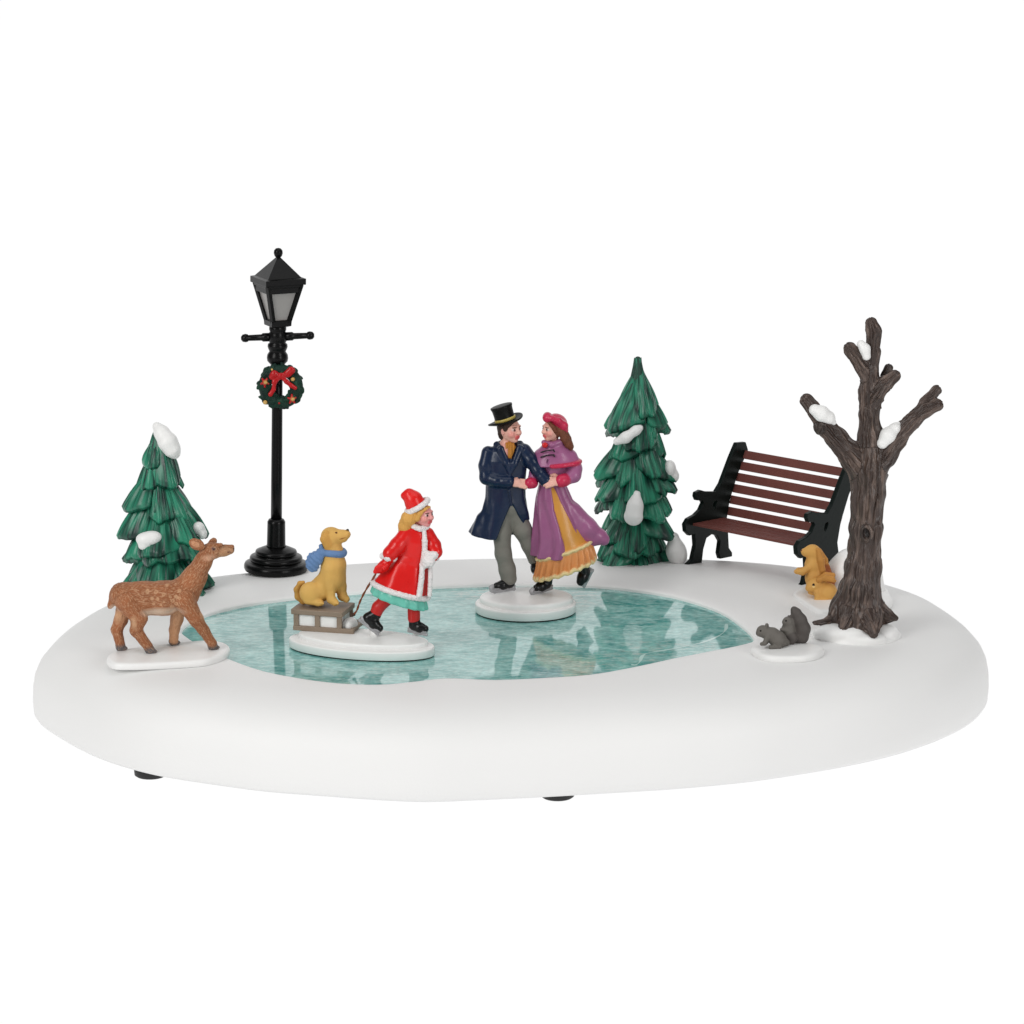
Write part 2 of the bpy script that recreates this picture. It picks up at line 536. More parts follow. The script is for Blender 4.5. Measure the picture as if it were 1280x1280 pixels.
# ================================================================== DISPLAY BASE WITH THE POND
OUT = [(-21.5, 1.5), (-21.2, -0.6), (-19.8, -3.1), (-18.4, -5.2), (-16.8, -7.0), (-14.8, -8.55), (-12.3, -9.75), (-10.2, -10.6), (-7.9, -11.15),
       (-5.9, -11.65), (-3.6, -12.0), (-1.3, -11.7), (.7, -11.4), (4, -10.8), (7, -10.2), (9.7, -9.4), (12.1, -8.3), (14.6, -6.9), (16.9, -5.2),
       (18.9, -3.1), (20.4, -.8), (21.4, 1.5), (21.7, 3.8), (21.3, 7), (20.4, 10.2), (18.8, 12.9), (16.8, 14.8), (14.5, 16.2), (12, 17.2), (8.4, 17.9),
       (2.4, 18.2), (-1.6, 18.1), (-5.5, 17.6), (-9.5, 16.6), (-14.5, 14.6), (-16.4, 13.4), (-18.4, 11.3), (-20.0, 8.7), (-21.0, 5.4)]
POND = [(-14.94, 2.36), (-14.6, 4.04), (-13.66, 5.75), (-12.29, 7.06), (-10.49, 8.09), (-8.29, 8.99), (-5.31, 9.9), (-3.05, 10.51), (0, 10.82), (3.81, 10.51),
        (6.06, 9.6), (7.88, 8.24), (9.6, 5.75), (10.5, 2.92), (10.81, 0.73), (10.1, -0.21), (8.44, -1.4), (6.98, -2.44), (5.18, -3.84), (3.43, -4.97),
        (1.71, -5.47), (-0.68, -5.84), (-2.73, -5.59), (-4.08, -6.09), (-5.42, -6.57), (-7.12, -6.45), (-8.87, -5.72), (-10.67, -4.47), (-12.19, -2.7),
        (-13.61, -0.61), (-14.48, 1.0)]
CEN = np.array([-1.8, 2.3]); NA = 240
def polar(poly):
    P = np.array(spline(poly, 10)) - CEN
    a = np.arctan2(P[:, 1], P[:, 0]); r = np.hypot(P[:, 0], P[:, 1])
    o = np.argsort(a); a, r = a[o], r[o]
    a = np.concatenate([a[-8:] - 2 * math.pi, a, a[:8] + 2 * math.pi]); r = np.concatenate([r[-8:], r, r[:8]])
    return np.interp(np.linspace(-math.pi, math.pi, NA, endpoint=False), a, r)
TH = np.linspace(-math.pi, math.pi, NA, endpoint=False)
def blur(r, n):
    for _ in range(n): r = 0.25 * np.roll(r, 1) + 0.5 * r + 0.25 * np.roll(r, -1)
    return r
RO, RP = blur(polar(OUT), 3), polar(POND)
ICE_Z, TOP_Z = 3.85, 4.05
slope = np.exp(-((TH - 0.55) / 0.55) ** 2)                      # the bank swells towards the bench side
rings = []
def ring(r, z): rings.append(np.stack([CEN[0] + r * np.cos(TH), CEN[1] + r * np.sin(TH), z + 0 * r], 1))
ring(RO - 1.2, 0.58); ring(RO - 0.42, 0.46); ring(RO - 0.14, 0.52); ring(RO - 0.03, 0.70)
for ins, z in ((0, 1.3), (0.04, 1.9), (0.15, 2.45), (0.36, 2.92), (0.70, 3.32), (1.15, 3.62), (1.75, 3.84), (2.5, 3.97), (3.2, 4.03)): ring(RO - ins, z)
RI = RO - 3.2
for t in (0.25, 0.5, 0.68, 0.8, 0.88, 0.94, 0.975):
    ring(RI + (np.maximum(RP, 0) - RI) * t, 4.03 + 0.30 * slope * math.sin(math.pi * min(1, t * 1.25) ** 1.3 / 1.0) * (1 if t < .9 else .6) + 0.02 * t - 0.06 * max(0, t - .8) * 5 * 0.4)
ring(RP + 0.02, 3.99); ring(RP - 0.03, 3.95); ring(RP - 0.04, 3.80)
V = np.concatenate(rings)
V[:, :2] += (V[:, :2] - CEN) * (0.010 * (fbm(V * [0.22, 0.22, 0.3] + 40, 2) - 0.4) * (V[:, 2] < 3.95))[:, None]   # hand-moulded unevenness
F = []
for j in range(len(rings) - 1):
    for i in range(NA):
        a, c = j * NA + i, j * NA + (i + 1) % NA
        F.append((a, c, c + NA, a + NA))
F.append(tuple(range(NA))[::-1])
FB = Frame(640, 640, 0.0); FB.o = np.array([0.0, 3.0, 0.0]); FB.s = 1.0
base = thing('display_base', FB, 'wide white moulded snow platform with a teal frozen pond set into its top', 'display base')
off = FB.o
link('snow_shell', V - off, F, M_SNOW, base)

# ice: glossy sheet over a printed teal sheet
m, nt, b = mat_new('teal_ice')
tc = nd(nt, 'ShaderNodeTexCoord')
mp = nd(nt, 'ShaderNodeMapping'); mp.inputs['Scale'].default_value = (42, 80, 1)
nt.links.new(tc.outputs['Object'], mp.inputs['Vector'])
n1 = nd(nt, 'ShaderNodeTexNoise'); n1.inputs['Scale'].default_value = 1.0; n1.inputs['Detail'].default_value = 8; n1.inputs['Distortion'].default_value = 0.6; n1.inputs['Roughness'].default_value = 0.7
nt.links.new(mp.outputs[0], n1.inputs['Vector'])
r1 = nd(nt, 'ShaderNodeValToRGB')
r1.color_ramp.elements[0].position = 0.34; r1.color_ramp.elements[0].color = (*lin(58, 142, 138), 1)
r1.color_ramp.elements[1].position = 0.68; r1.color_ramp.elements[1].color = (*lin(168, 214, 209), 1)
nt.links.new(n1.outputs['Fac'], r1.inputs[0])
mp2 = nd(nt, 'ShaderNodeMapping'); mp2.inputs['Scale'].default_value = (150, 300, 1)
nt.links.new(tc.outputs['Object'], mp2.inputs['Vector'])
n2 = nd(nt, 'ShaderNodeTexNoise'); n2.inputs['Scale'].default_value = 1.0; n2.inputs['Detail'].default_value = 4; n2.inputs['Roughness'].default_value = 0.75
nt.links.new(mp2.outputs[0], n2.inputs['Vector'])
f2 = nd(nt, 'ShaderNodeMapRange'); f2.inputs[1].default_value = 0.46; f2.inputs[2].default_value = 0.66; f2.inputs[4].default_value = 0.8
nt.links.new(n2.outputs['Fac'], f2.inputs[0])
n4 = nd(nt, 'ShaderNodeTexNoise'); n4.inputs['Scale'].default_value = 420; n4.inputs['Detail'].default_value = 2
nt.links.new(tc.outputs['Object'], n4.inputs['Vector'])
n3 = nd(nt, 'ShaderNodeTexNoise'); n3.inputs['Scale'].default_value = 14; n3.inputs['Detail'].default_value = 3
nt.links.new(tc.outputs['Object'], n3.inputs['Vector'])
f3 = nd(nt, 'ShaderNodeMapRange'); f3.inputs[1].default_value = 0.55; f3.inputs[2].default_value = 0.72
nt.links.new(n3.outputs['Fac'], f3.inputs[0])
pk = nd(nt, 'ShaderNodeMix', data_type='RGBA'); pk.inputs[6].default_value = (*lin(176, 212, 206), 1); pk.inputs[7].default_value = (*lin(206, 196, 188), 1)
nt.links.new(f3.outputs[0], pk.inputs[0])
mx = nd(nt, 'ShaderNodeMix', data_type='RGBA')
nt.links.new(f2.outputs[0], mx.inputs[0]); nt.links.new(r1.outputs[0], mx.inputs[6]); nt.links.new(pk.outputs[2], mx.inputs[7])
f4 = nd(nt, 'ShaderNodeMapRange'); f4.inputs[1].default_value = 0.3; f4.inputs[2].default_value = 0.7; f4.inputs[3].default_value = 0.84; f4.inputs[4].default_value = 1.14
nt.links.new(n4.outputs['Fac'], f4.inputs[0])
sc4 = nd(nt, 'ShaderNodeVectorMath', operation='SCALE')
nt.links.new(mx.outputs[2], sc4.inputs[0]); nt.links.new(f4.outputs[0], sc4.inputs['Scale'])
nt.links.new(sc4.outputs[0], b.inputs['Base Color'])
b.inputs['Roughness'].default_value = 0.05; b.inputs['IOR'].default_value = 1.48
M_ICE = m
ri = RP + 0.35
top = np.stack([CEN[0] + ri * np.cos(TH), CEN[1] + ri * np.sin(TH), ICE_Z + 0 * ri], 1)
bot = top.copy(); bot[:, 2] -= 0.25
V = np.concatenate([top, bot]) - off
F = [tuple(range(NA))] + [tuple(NA + i for i in range(NA))[::-1]] + [(i, i + NA, NA + (i + 1) % NA, (i + 1) % NA) for i in range(NA)]
ice = link('ice', V, F, M_ICE, base, smooth=False)
tag(ice, 'glossy streaky teal ice')
# pale skate track scored in a loop
pts = [at(px, py, ICE_Z) for px, py in ((908, 780), (907, 787), (900, 794), (882, 802), (858, 808), (830, 813), (812, 816), (803, 820), (800, 827), (795, 831), (789, 831))]
cl = spline(pts, 8, closed=False); V, F = [], []
for i, p in enumerate(cl):
    d = cl[min(i + 1, len(cl) - 1)] - cl[max(i - 1, 0)]; nrm = np.array([-d[1], d[0], 0]); nrm /= np.linalg.norm(nrm)
    w = 0.085 * (0.6 + 0.4 * math.sin(i * 0.35))
    V += [p + nrm * w + [0, 0, .006], p - nrm * w + [0, 0, .006]]
F = [(2 * i, 2 * i + 1, 2 * i + 3, 2 * i + 2) for i in range(len(cl) - 1)]
M_TRACK = solid('scored_ice', tuple(lin(196, 226, 221)), 0.06, 0.5)
link('skate_track', np.array(V) - off, F, M_TRACK, ice)
for px, py in ((187, 974), (697, 1001)):
    o = at(px, py, 0.0) + [0, 0.55, 0]
    v, f = lathe([(0.62, 0.0), (0.70, 0.06), (0.72, 0.30), (0.66, 0.8)], o - off)
    link('foot', v, f, M_RUBBER, base)

# ================================================================== STREET LAMP
FL = Frame(345, 713, TOP_Z)
lamp = thing('street_lamp', FL, 'tall black street lamp with four sided lantern standing behind the pond', 'street lamp')
AX = FL.p(347.8, 320); AX /= np.linalg.norm(AX)
def lz(py): return FL.p(345, py)[2]
def lathe_l(prof):          # prof in (radius, photo row)
    return lathe([(r, lz(py)) for r, py in prof], (0, 0, 0), AX, 40)
def rounded(r, y0, y1, c=2.0):  # disc with rounded rim
    return [(r - c, y0), (r - c * .3, y0 - c * .3), (r, y0 - c), (r, y1 + c), (r - c * .3, y1 + c * .3), (r - c, y1)]
p = rounded(40, 713, 702, 4) + rounded(33, 701.5, 694, 3) + rounded(26, 693.5, 687, 2.5) + [(19, 685), (14, 683)]
v, f = lathe_l(p); link('pedestal', v, f, M_BLACK, lamp, FL.s)
v, f = lathe_l([(13, 685), (11.6, 680), (11.2, 655), (11.2, 652), (9.5, 649), (7.2, 648)]); link('sleeve', v, f, M_BLACK, lamp, FL.s)
v, f = lathe_l([(7, 655), (6.9, 600), (6.6, 500), (6.5, 448)]); link('pole', v, f, M_BLACK, lamp, FL.s)
v, f = lathe_l([(7, 458), (9, 455), (12.6, 451), (13.2, 447), (12.6, 443), (10, 439), (11.4, 436), (12.4, 433), (12, 430), (9.8, 428), (11, 426), (11, 417), (9.6, 414), (10.6, 412), (10.6, 409), (8.6, 406), (13, 404)])
link('collar', v, f, M_BLACK, lamp, FL.s)
def axp(py): return AX * lz(py) / AX[2]
c = axp(421)
bar = []
for sg in (-1, 1):
    dv = np.array([sg, 0, 0.04 * sg])
    v, f = lathe([(5.4, 8), (5.4, 18), (4, 20), (3.7, 36), (4.8, 37), (5.3, 39.5), (4.6, 43), (2.2, 45)], c, dv, 20)
    bar.append((v, f))
v, f = merge(*bar); link('ladder_bar', v, f, M_BLACK, lamp, FL.s)
PH = math.radians(26)                                     # lantern turned: narrow face left, wide face right
A1 = np.array([math.cos(PH), math.sin(PH), 0]); A2 = np.array([-math.sin(PH), math.cos(PH), 0])
def sq(h, py): 
    o = axp(py); return [o + h * (A1 * i + A2 * j) for i, j in ((1, -1), (1, 1), (-1, 1), (-1, -1))]
def frus(levels):
    V, F = [], []
    for h, py in levels: V += sq(h, py)
    for j in range(len(levels) - 1):
        for i in range(4):
            a, c2 = 4 * j + i, 4 * j + (i + 1) % 4
            F.append((a, c2, c2 + 4, a + 4))
    F.append((3, 2, 1, 0)); n = 4 * (len(levels) - 1); F.append((n, n + 1, n + 2, n + 3))
    return V, F
v, f = frus([(26, 354), (26.2, 353), (26.2, 346.5), (22, 345.5), (2.5, 322), (1.5, 320)]); link('lantern_roof', v, f, M_BLACK, lamp, FL.s, smooth=False)
v, f = lathe([(2, -4), (2.5, -1), (4.6, 1), (5.6, 4.5), (5.2, 8), (3, 10.4), (0.4, 11)], axp(321), AX, 24); link('finial', v, f, M_BLACK, lamp, FL.s)
hb, ht, yb, yt = 11.2, 22.6, 402, 354
def hh(py): return hb + (ht - hb) * (yb - py) / (yb - yt)
parts = []
for i in range(4):                                        # corner bars and rails of the lantern cage
    a, c2 = sq(hh(yb) - 1, yb)[i], sq(hh(yt) - 1, yt)[i]
    parts.append(tube([a, c2], 3.4, 4))
for py, th in ((yt - 1, 4.0), (yt + 6, 4.0), (yb, 3.0)):
    q = sq(hh(py) - 1.2, py)
    for i in range(4):
        d = q[(i + 1) % 4] - q[i]; L = np.linalg.norm(d)
        R = np.array([d / L, np.cross([0, 0, 1.0], d / L), [0, 0, 1.0]])
        parts.append(rbox((q[i] + q[(i + 1) % 4]) / 2, (L / 2 + 1.0, 1.5 + th * 0.13, th), R, 0.5))
parts.append(frus([(9, 408), (12.8, 406.5), (13.2, 400)]))
v, f = merge(*parts); link('lantern_frame', v, f, M_BLACK, lamp, FL.s, smooth=False)
M_PANE = solid('frosted_pane', (0.34, 0.325, 0.315), 0.35, 0.5, nscale=40, namt=0.15)
for i in range(4):
    a, b2 = sq(hh(yb) - 2.2, yb)[i], sq(hh(yb) - 2.2, yb)[(i + 1) % 4]; d1, c2 = sq(hh(yt) - 2.2, yt)[i], sq(hh(yt) - 2.2, yt)[(i + 1) % 4]
    nn = np.cross(b2 - a, d1 - a); nn /= np.linalg.norm(nn)
    Vp = [a, b2, c2, d1] + [q - nn * 0.8 for q in (a, b2, c2, d1)]
    link('pane', Vp, [(0, 1, 2, 3), (7, 6, 5, 4), (0, 4, 5, 1), (1, 5, 6, 2), (2, 6, 7, 3), (3, 7, 4, 0)], M_PANE, lamp, FL.s, smooth=False)
v, f = lathe([(4, 0), (4, 22), (2.5, 34), (0.5, 38)], axp(398), AX, 16); link('bulb', v, f, M_PANE, lamp, FL.s)

# ================================================================== WREATH ON THE LAMP
FW = Frame(345, 713, TOP_Z); FW.o = FL.o + FL.s * (FL.p(351, 483, -11))
wr = thing('wreath', FW, 'round dark green Christmas wreath with red bow hanging on the lamp pole', 'wreath')
def wp(px, py, d=0): return (FL.p(px, py, -11 + d) - FL.p(351, 483, -11))
S = Sculpt(0.8, 1)
G1, G2, G3 = lin(18, 48, 38), lin(30, 66, 50), lin(14, 36, 32)
rnd = random.Random(4)
for i in range(36):
    t = 2 * math.pi * i / 36
    S.ell((20.2 * math.cos(t), 0, 20.2 * math.sin(t)), (7, 6, 7), G1, 2)
for i in range(150):
    t = rnd.uniform(0, 2 * math.pi); ph = rnd.uniform(-math.pi, math.pi)
    rr = 20.2 + 7.4 * math.cos(ph); d = -6.3 * math.sin(ph)
    if d > 4: d = 4
    c = np.array([rr * math.cos(t), d, rr * math.sin(t)])
    S.ell(c, (4.6, 1.6, 2.2), (G1, G2, G3)[i % 3], 0.6, rot(rnd.uniform(-40, 40), math.degrees(t) + rnd.uniform(40, 140)))
S.obj('foliage', M_MATT, wr, FL)
RED, GOLD = lin(178, 14, 22), lin(206, 166, 96)
S = Sculpt(0.7, 1)
S.ell(wp(351, 470, -8.5), (4, 3, 4), RED, 1)
S.chain([(wp(350, 470, -8), 2.5), (wp(343, 468, -9), 4.6), (wp(340, 471, -9), 4.0)], RED, 1.5, flat=((0, 1, 0), 0.6))
S.chain([(wp(352, 470, -8), 2.5), (wp(360, 467, -9), 4.2), (wp(364, 463, -9), 5.0)], RED, 1.5, flat=((0, 1, 0), 0.6))
S.chain([(wp(349, 472, -9), 2.4), (wp(343, 478, -10), 2.8), (wp(342, 487, -9.5), 2.4), (wp(338, 493, -9.5), 3.0)], RED, 1.2, flat=((0, 1, 0), 0.6))
S.chain([(wp(353, 472, -9), 2.4), (wp(358, 477, -10), 2.8), (wp(364, 482, -9.5), 2.6), (wp(369, 485, -9), 2.6)], RED, 1.2, flat=((0, 1, 0), 0.6))
S.obj('bow', M_PAINT, wr, FL)
for px, py, a0 in ((331, 478, 0.3), (365, 499, 0.9)):
    S = Sculpt(0.6, 1)
    for k in range(5):
        t = a0 + 2 * math.pi * k / 5
        S.cap(wp(px, py, -7.5), 2.0, wp(px + 5 * math.cos(t), py + 5.6 * math.sin(t), -7.2), 1.3, RED, 0.8)
    S.ell(wp(px + 1, py, -9.2), (2.6, 2, 2.3), GOLD, 0.4)
    S.obj('poinsettia', M_PAINT, wr, FL)
for px, py, r in ((331.5, 503, 2.8), (366, 474, 2.7), (349, 504, 1.4), (340, 462, 1.6)):
    S = Sculpt(0.6, 1); S.ell(wp(px, py, -6.5), (r, r, r), GOLD if r > 1.5 else RED, 0.5); S.obj('bauble', M_PAINT, wr, FL)

# ================================================================== PINE TREES
def pine(frame, label, axis_px, apex_py, base_py, tiers, seed, snow, top_w, extra=()):
    root = thing('pine_tree', frame, label, 'pine tree', 'snowy pine trees')
    rn = random.Random(seed); nr = np.random.RandomState(seed)
    V, F, C = [], [], []
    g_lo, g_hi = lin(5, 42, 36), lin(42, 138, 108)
    def lobe(phi, R, zt, rise, W, r0, cx, pw=1.7):
        nu, nv = 20, 61
        o = len(V); sd = rn.uniform(0, 100)
        e = np.array([math.cos(phi), math.sin(phi), 0]); t = np.array([-math.sin(phi), math.cos(phi), 0])
        skew = rn.uniform(-0.25, 0.25)
        vs = np.linspace(-1, 1, nv)
        n1 = lambda f, k: vnoise(np.stack([vs * f + sd * k, 0 * vs + 3 * k, 0 * vs], 1))
        UU, VV = np.meshgrid(np.linspace(0, 1, nu), vs, indexing='ij')
        wob = 0.16 * (vnoise(np.stack([UU.ravel() * 3 + sd, VV.ravel() * 2, 0 * UU.ravel()], 1)) - 0.5).reshape(UU.shape)
        n2 = lambda f, g, k: vnoise(np.stack([(VV + wob).ravel() * f + sd * k, UU.ravel() * g + 3 * k, 0 * UU.ravel()], 1)).reshape(UU.shape)
        RIB = n2(3.2, 1.2, 1) * 0.30 + n2(8, 1.6, 2) * 0.42 + n2(17, 2.6, 6) * 0.28
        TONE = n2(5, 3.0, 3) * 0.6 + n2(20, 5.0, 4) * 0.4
        tipl = 1 + 0.14 * (n1(2.5, 5) - 0.5) + 0.10 * (RIB[-1] - 0.5)
        pw = pw * rn.uniform(0.62, 1.05); arch = rn.uniform(0.42, 0.66)
        for side in (0, 1):
            for i in range(nu):
                u = i / (nu - 1)
                w = W * (0.16 + 0.84 * u ** 0.75)
                for j in range(nv):
                    v = vs[j]; rb_ = RIB[i, j] - 0.5
                    ue = u * tipl[j] * (1 - 0.40 * abs(v) ** 2.8 * u)
                    rho = r0 + (R - r0) * ue ** pw - 0.62 * w * v * v * (1 - 0.2 * u)
                    z = zt + rise * (1 - ue ** 1.25) - arch * w * v * v - 6.0 * u ** 8 + 9.0 * rb_ * (0.25 + 0.75 * u ** 0.6)
                    lat = w * v * 0.92 + skew * u * W
                    if side:
                        z -= 4.6 + 5.0 * (1 - abs(v)) ** .5 * (1 - u) + 2.6 * (1 - u ** 6); rho -= 1.8 + 2.2 * (1 - u)
                    V.append(np.array([cx, 0, z]) + e * (rho + 4.0 * rb_ * u) + t * lat)
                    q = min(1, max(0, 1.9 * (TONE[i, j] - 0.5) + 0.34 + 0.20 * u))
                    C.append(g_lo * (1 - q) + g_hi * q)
        n = nu * nv
        for i in range(nu - 1):
            for j in range(nv - 1):
                a = o + i * nv + j
                F.append((a, a + nv, a + nv + 1, a + 1)); F.append((a + n, a + n + 1, a + n + nv + 1, a + n + nv))
        for i in range(nu - 1):
            a = o + i * nv; F.append((a, a + n, a + n + nv, a + nv))
            a = o + i * nv + nv - 1; F.append((a, a + nv, a + nv + n, a + n))
        for j in range(nv - 1):
            a = o + (nu - 1) * nv + j; F.append((a, a + n, a + n + 1, a + 1))
    zof = lambda py: frame.p(axis_px, py)[2]
    ax0 = frame.p(axis_px, base_py)[0]
    for ti, (py, hw, n, cxo) in enumerate(tiers):
        prev = tiers[ti - 1][0] if ti else apex_py
        prevw = tiers[ti - 1][1] if ti else 2
        off_ = -math.pi / 2 + (0.5 if ti % 2 else 0.0) * 2 * math.pi / n + rn.uniform(-0.2, 0.2)
        for k in range(n):
            phi = off_ + 2 * math.pi * k / n + rn.uniform(-0.16, 0.16)
            Rr = hw * rn.uniform(0.82, 1.12)
            # the eye sees a tip at (row) only where it stands in profile: front tips hang lower in the picture
            lobe(phi, Rr, zof(py) + rn.uniform(-10, 8) * (1 if ti else 0.6), (py - prev) * (1.1 if ti else 0.86) + (20 if ti else 0), Rr * math.pi / n * rn.uniform(0.82, 1.15) + 2, max(1.0, prevw * 0.34), ax0 + cxo)
    for phi, Rx, py in extra: lobe(phi, Rx, zof(py), 34, 20, Rx * 0.3, ax0)
    # apex spike
    zt = zof(apex_py)
    for k in range(5):
        lobe(k * 2 * math.pi / 5 + 0.3, top_w * rn.uniform(.8, 1.05), zof(tiers[0][0] - 8), zt - zof(tiers[0][0] - 8), top_w * 0.70, 4.6, ax0, 1.5)
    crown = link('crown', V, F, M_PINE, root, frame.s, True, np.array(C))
    # inner body that the boughs grow from
    pr = [(0.5, zt + 1.5), (2.6, zt + 0.8), (4.2, zt - 1.5)]
    for py, hw, n, cxo in tiers: pr.append((hw * 0.46, zof(py - 8)))
    pr.append((tiers[-1][1] * 0.5, 0.3))
    v, f = lathe(pr[::-1], (ax0, 0, 0), (0, 0, 1), 24)
    link('trunk', v, f, solid('pine_core', tuple(lin(18, 58, 46)), 0.6), root, frame.s)
    for sn in snow:
        S = Sculpt(0.8, 2)
        for q in sn:
            if len(q) == 2: S.chain([(frame.p(*a[:3]), a[3]) for a in q[0]], (0.8, 0.8, 0.8), q[1])
            else: S.ell(frame.p(*q[0]), q[1], (0.8, 0.8, 0.8), q[2])
        S.obj('snow_patch', M_FIGSNOW, root, frame)
    return root

FT1 = Frame(207, 735, TOP_Z)
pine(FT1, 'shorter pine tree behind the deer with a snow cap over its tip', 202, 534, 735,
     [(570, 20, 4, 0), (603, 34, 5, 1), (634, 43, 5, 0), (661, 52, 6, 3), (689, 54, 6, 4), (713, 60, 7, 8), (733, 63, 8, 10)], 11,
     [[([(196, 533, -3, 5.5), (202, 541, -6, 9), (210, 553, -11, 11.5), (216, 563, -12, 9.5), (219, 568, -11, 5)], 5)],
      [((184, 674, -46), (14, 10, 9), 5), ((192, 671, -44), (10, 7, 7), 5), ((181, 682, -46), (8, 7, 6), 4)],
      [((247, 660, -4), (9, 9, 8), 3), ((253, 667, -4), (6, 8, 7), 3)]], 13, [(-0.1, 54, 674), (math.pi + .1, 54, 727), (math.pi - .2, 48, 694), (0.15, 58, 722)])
FT2 = Frame(795, 700, TOP_Z)
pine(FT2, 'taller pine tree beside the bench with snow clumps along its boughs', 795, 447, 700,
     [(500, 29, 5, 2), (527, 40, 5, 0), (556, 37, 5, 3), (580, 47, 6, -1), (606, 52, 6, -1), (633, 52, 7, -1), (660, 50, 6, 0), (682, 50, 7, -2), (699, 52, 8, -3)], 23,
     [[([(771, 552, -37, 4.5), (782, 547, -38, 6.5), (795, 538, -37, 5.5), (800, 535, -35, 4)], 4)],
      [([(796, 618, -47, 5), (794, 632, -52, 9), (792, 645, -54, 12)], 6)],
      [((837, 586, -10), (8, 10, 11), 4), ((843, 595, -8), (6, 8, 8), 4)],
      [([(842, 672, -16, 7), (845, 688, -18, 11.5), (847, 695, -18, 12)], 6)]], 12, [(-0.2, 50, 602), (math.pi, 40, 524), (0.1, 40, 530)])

# ================================================================== PARK BENCH
FBn = Frame(862, 706, TOP_Z)
bench = thing('park_bench', FBn, 'park bench with red brown slats and black iron ends beside the bare tree', 'bench')
gl = np.array([0.0, 0, 0]); gr_ = FBn.g(1003, 736, 0)
E1 = gr_ - gl; LEN = float(np.linalg.norm(E1)); E1 = E1 / LEN
E2 = np.array([-E1[1], E1[0], 0])
def bpt(px, py):                       # photo point on the left end frame -> (u, z)
    # solve px,py in the plane spanned by E2 and Z
    u = 0.0
    for _ in range(4):
        q = FBn.p(px, py, u * E2[1]); u = q[0] / E2[0]
    z = q[2]
    return u, z
prof = [(918, 553), (929, 552), (932, 562), (919, 592), (909, 625), (905, 650), (907, 665), (908, 684), (912, 690), (912, 695), (897, 698), (895, 691), (897, 676),
        (893, 669), (887, 667), (880, 672), (876, 686), (874, 704), (858, 709), (856, 705), (862, 699), (866, 681), (865, 667), (859, 669), (854, 664), (853, 655),
        (857, 648), (866, 643), (872, 637), (876, 628), (874, 625), (868, 625), (866, 620), (867, 615), (873, 612), (880, 614), (892, 614), (898, 604), (910, 572)]
hole = [(887.5, 634), (889, 627), (892, 624.5), (893, 627), (891, 633), (889, 636)]
def end_frame(shift, th):
    bm = bmesh.new(); es = []
    for lp in (prof, hole):
        pts = [bpt(*q) for q in lp]
        vs = [bm.verts.new((u, z, 0)) for u, z in pts]
        es += [bm.edges.new((vs[i], vs[(i + 1) % len(vs)])) for i in range(len(vs))]
    r = bmesh.ops.triangle_fill(bm, use_beauty=True, use_dissolve=False, edges=es)
    fs = [g for g in r['geom'] if isinstance(g, bmesh.types.BMFace)]
    ext = bmesh.ops.extrude_face_region(bm, geom=fs)
    for g in ext['geom']:
        if isinstance(g, bmesh.types.BMVert): g.co.z = th
    bmesh.ops.recalc_face_normals(bm, faces=list(bm.faces))
    be = [e for e in bm.edges if len(e.link_faces) == 2 and e.calc_face_angle(0) > 0.8]
    bmesh.ops.bevel(bm, geom=be, offset=0.8, segments=2, affect='EDGES', profile=0.5)
    bm.verts.index_update()
    V = [E2 * v.co.x + np.array([0, 0, 1.0]) * v.co.y + E1 * (shift + v.co.z) for v in bm.verts]
    F = [tuple(v.index for v in f.verts) for f in bm.faces]
    bm.free(); return V, F
for sft in (-1.5, LEN - 4.5):
    v, f = end_frame(sft, 6.0); link('end_frame', v, f, M_BLACKG, bench, FBn.s, smooth=False)
# slats
uz = np.array([0, 0, 1.0])
b_lo, b_hi = np.array(bpt(903, 650)), np.array(bpt(928, 559))
def slat(c_uz, half_t, half_h, direction):
    d = direction / np.linalg.norm(direction)
    R = np.array([E1, E2 * d[0] + uz * d[1], np.cross(E1, E2 * d[0] + uz * d[1])])
    c = E2 * c_uz[0] + uz * c_uz[1] + E1 * (LEN / 2)
    return rbox(c, (LEN / 2 - 2.0, half_h, half_t), R, 0.5)
dirb = b_hi - b_lo
fwd = np.array([-dirb[1], dirb[0]]); fwd = fwd / np.linalg.norm(fwd)
if fwd[0] > 0: fwd = -fwd
ms = []
for k in range(6):
    t = (k + 0.5) / 6 * 0.93 + 0.06
    ms.append(slat(b_lo + dirb * t + fwd * (-2.5), 1.4, 5.4, dirb))
v, f = merge(*ms); link('backrest', v, f, M_WOOD, bench, FBn.s, smooth=False)
s0, s1 = np.array(bpt(862, 655)), np.array(bpt(902, 652))
s1[1] = s0[1] - 3; ms = []
for k in range(4):
    t = (k + 0.5) / 4
    c = s0 + (s1 - s0) * t; 
    ms.append(slat(c, 1.5, np.linalg.norm(s1 - s0) / 8 - 0.9, (s1 - s0)))
v, f = merge(*ms); link('seat', v, f, M_WOOD, bench, FBn.s, smooth=False)
# ================================================================== BARE TREE
FT = Frame(1070, 797, TOP_Z)
tree = thing('bare_tree', FT, 'bare brown tree with cut branches, hollow knot and bits of snow', 'tree')
BK, BK2 = lin(58, 44, 38), lin(48, 37, 32)
P = FT.p
S = Sculpt(0.85, 1)
DT = 12
S.chain([(P(1069, 786, DT), 40), (P(1071, 768, DT), 34), (P(1075, 738, DT), 27), (P(1080, 700, DT), 22), (P(1083, 660, DT), 21), (P(1085, 620, DT), 21.5), (P(1086, 590, DT), 23), (P(1089, 565, DT), 19)], BK, 6)
S.chain([(P(1089, 572, DT), 19), (P(1088, 545, DT), 15), (P(1086, 515, DT), 13.5), (P(1086, 485, DT), 12.5), (P(1088, 465, DT), 11), (P(1091, 440, DT), 9.5), (P(1092, 415, DT), 9), (P(1089, 404, DT), 7.5)], BK, 5)
S.chain([(P(1086, 478, DT), 10), (P(1078, 460, DT - 4), 9.5), (P(1068, 444, DT - 6), 8.5), (P(1062, 436, DT - 6), 8.5)], BK, 5)
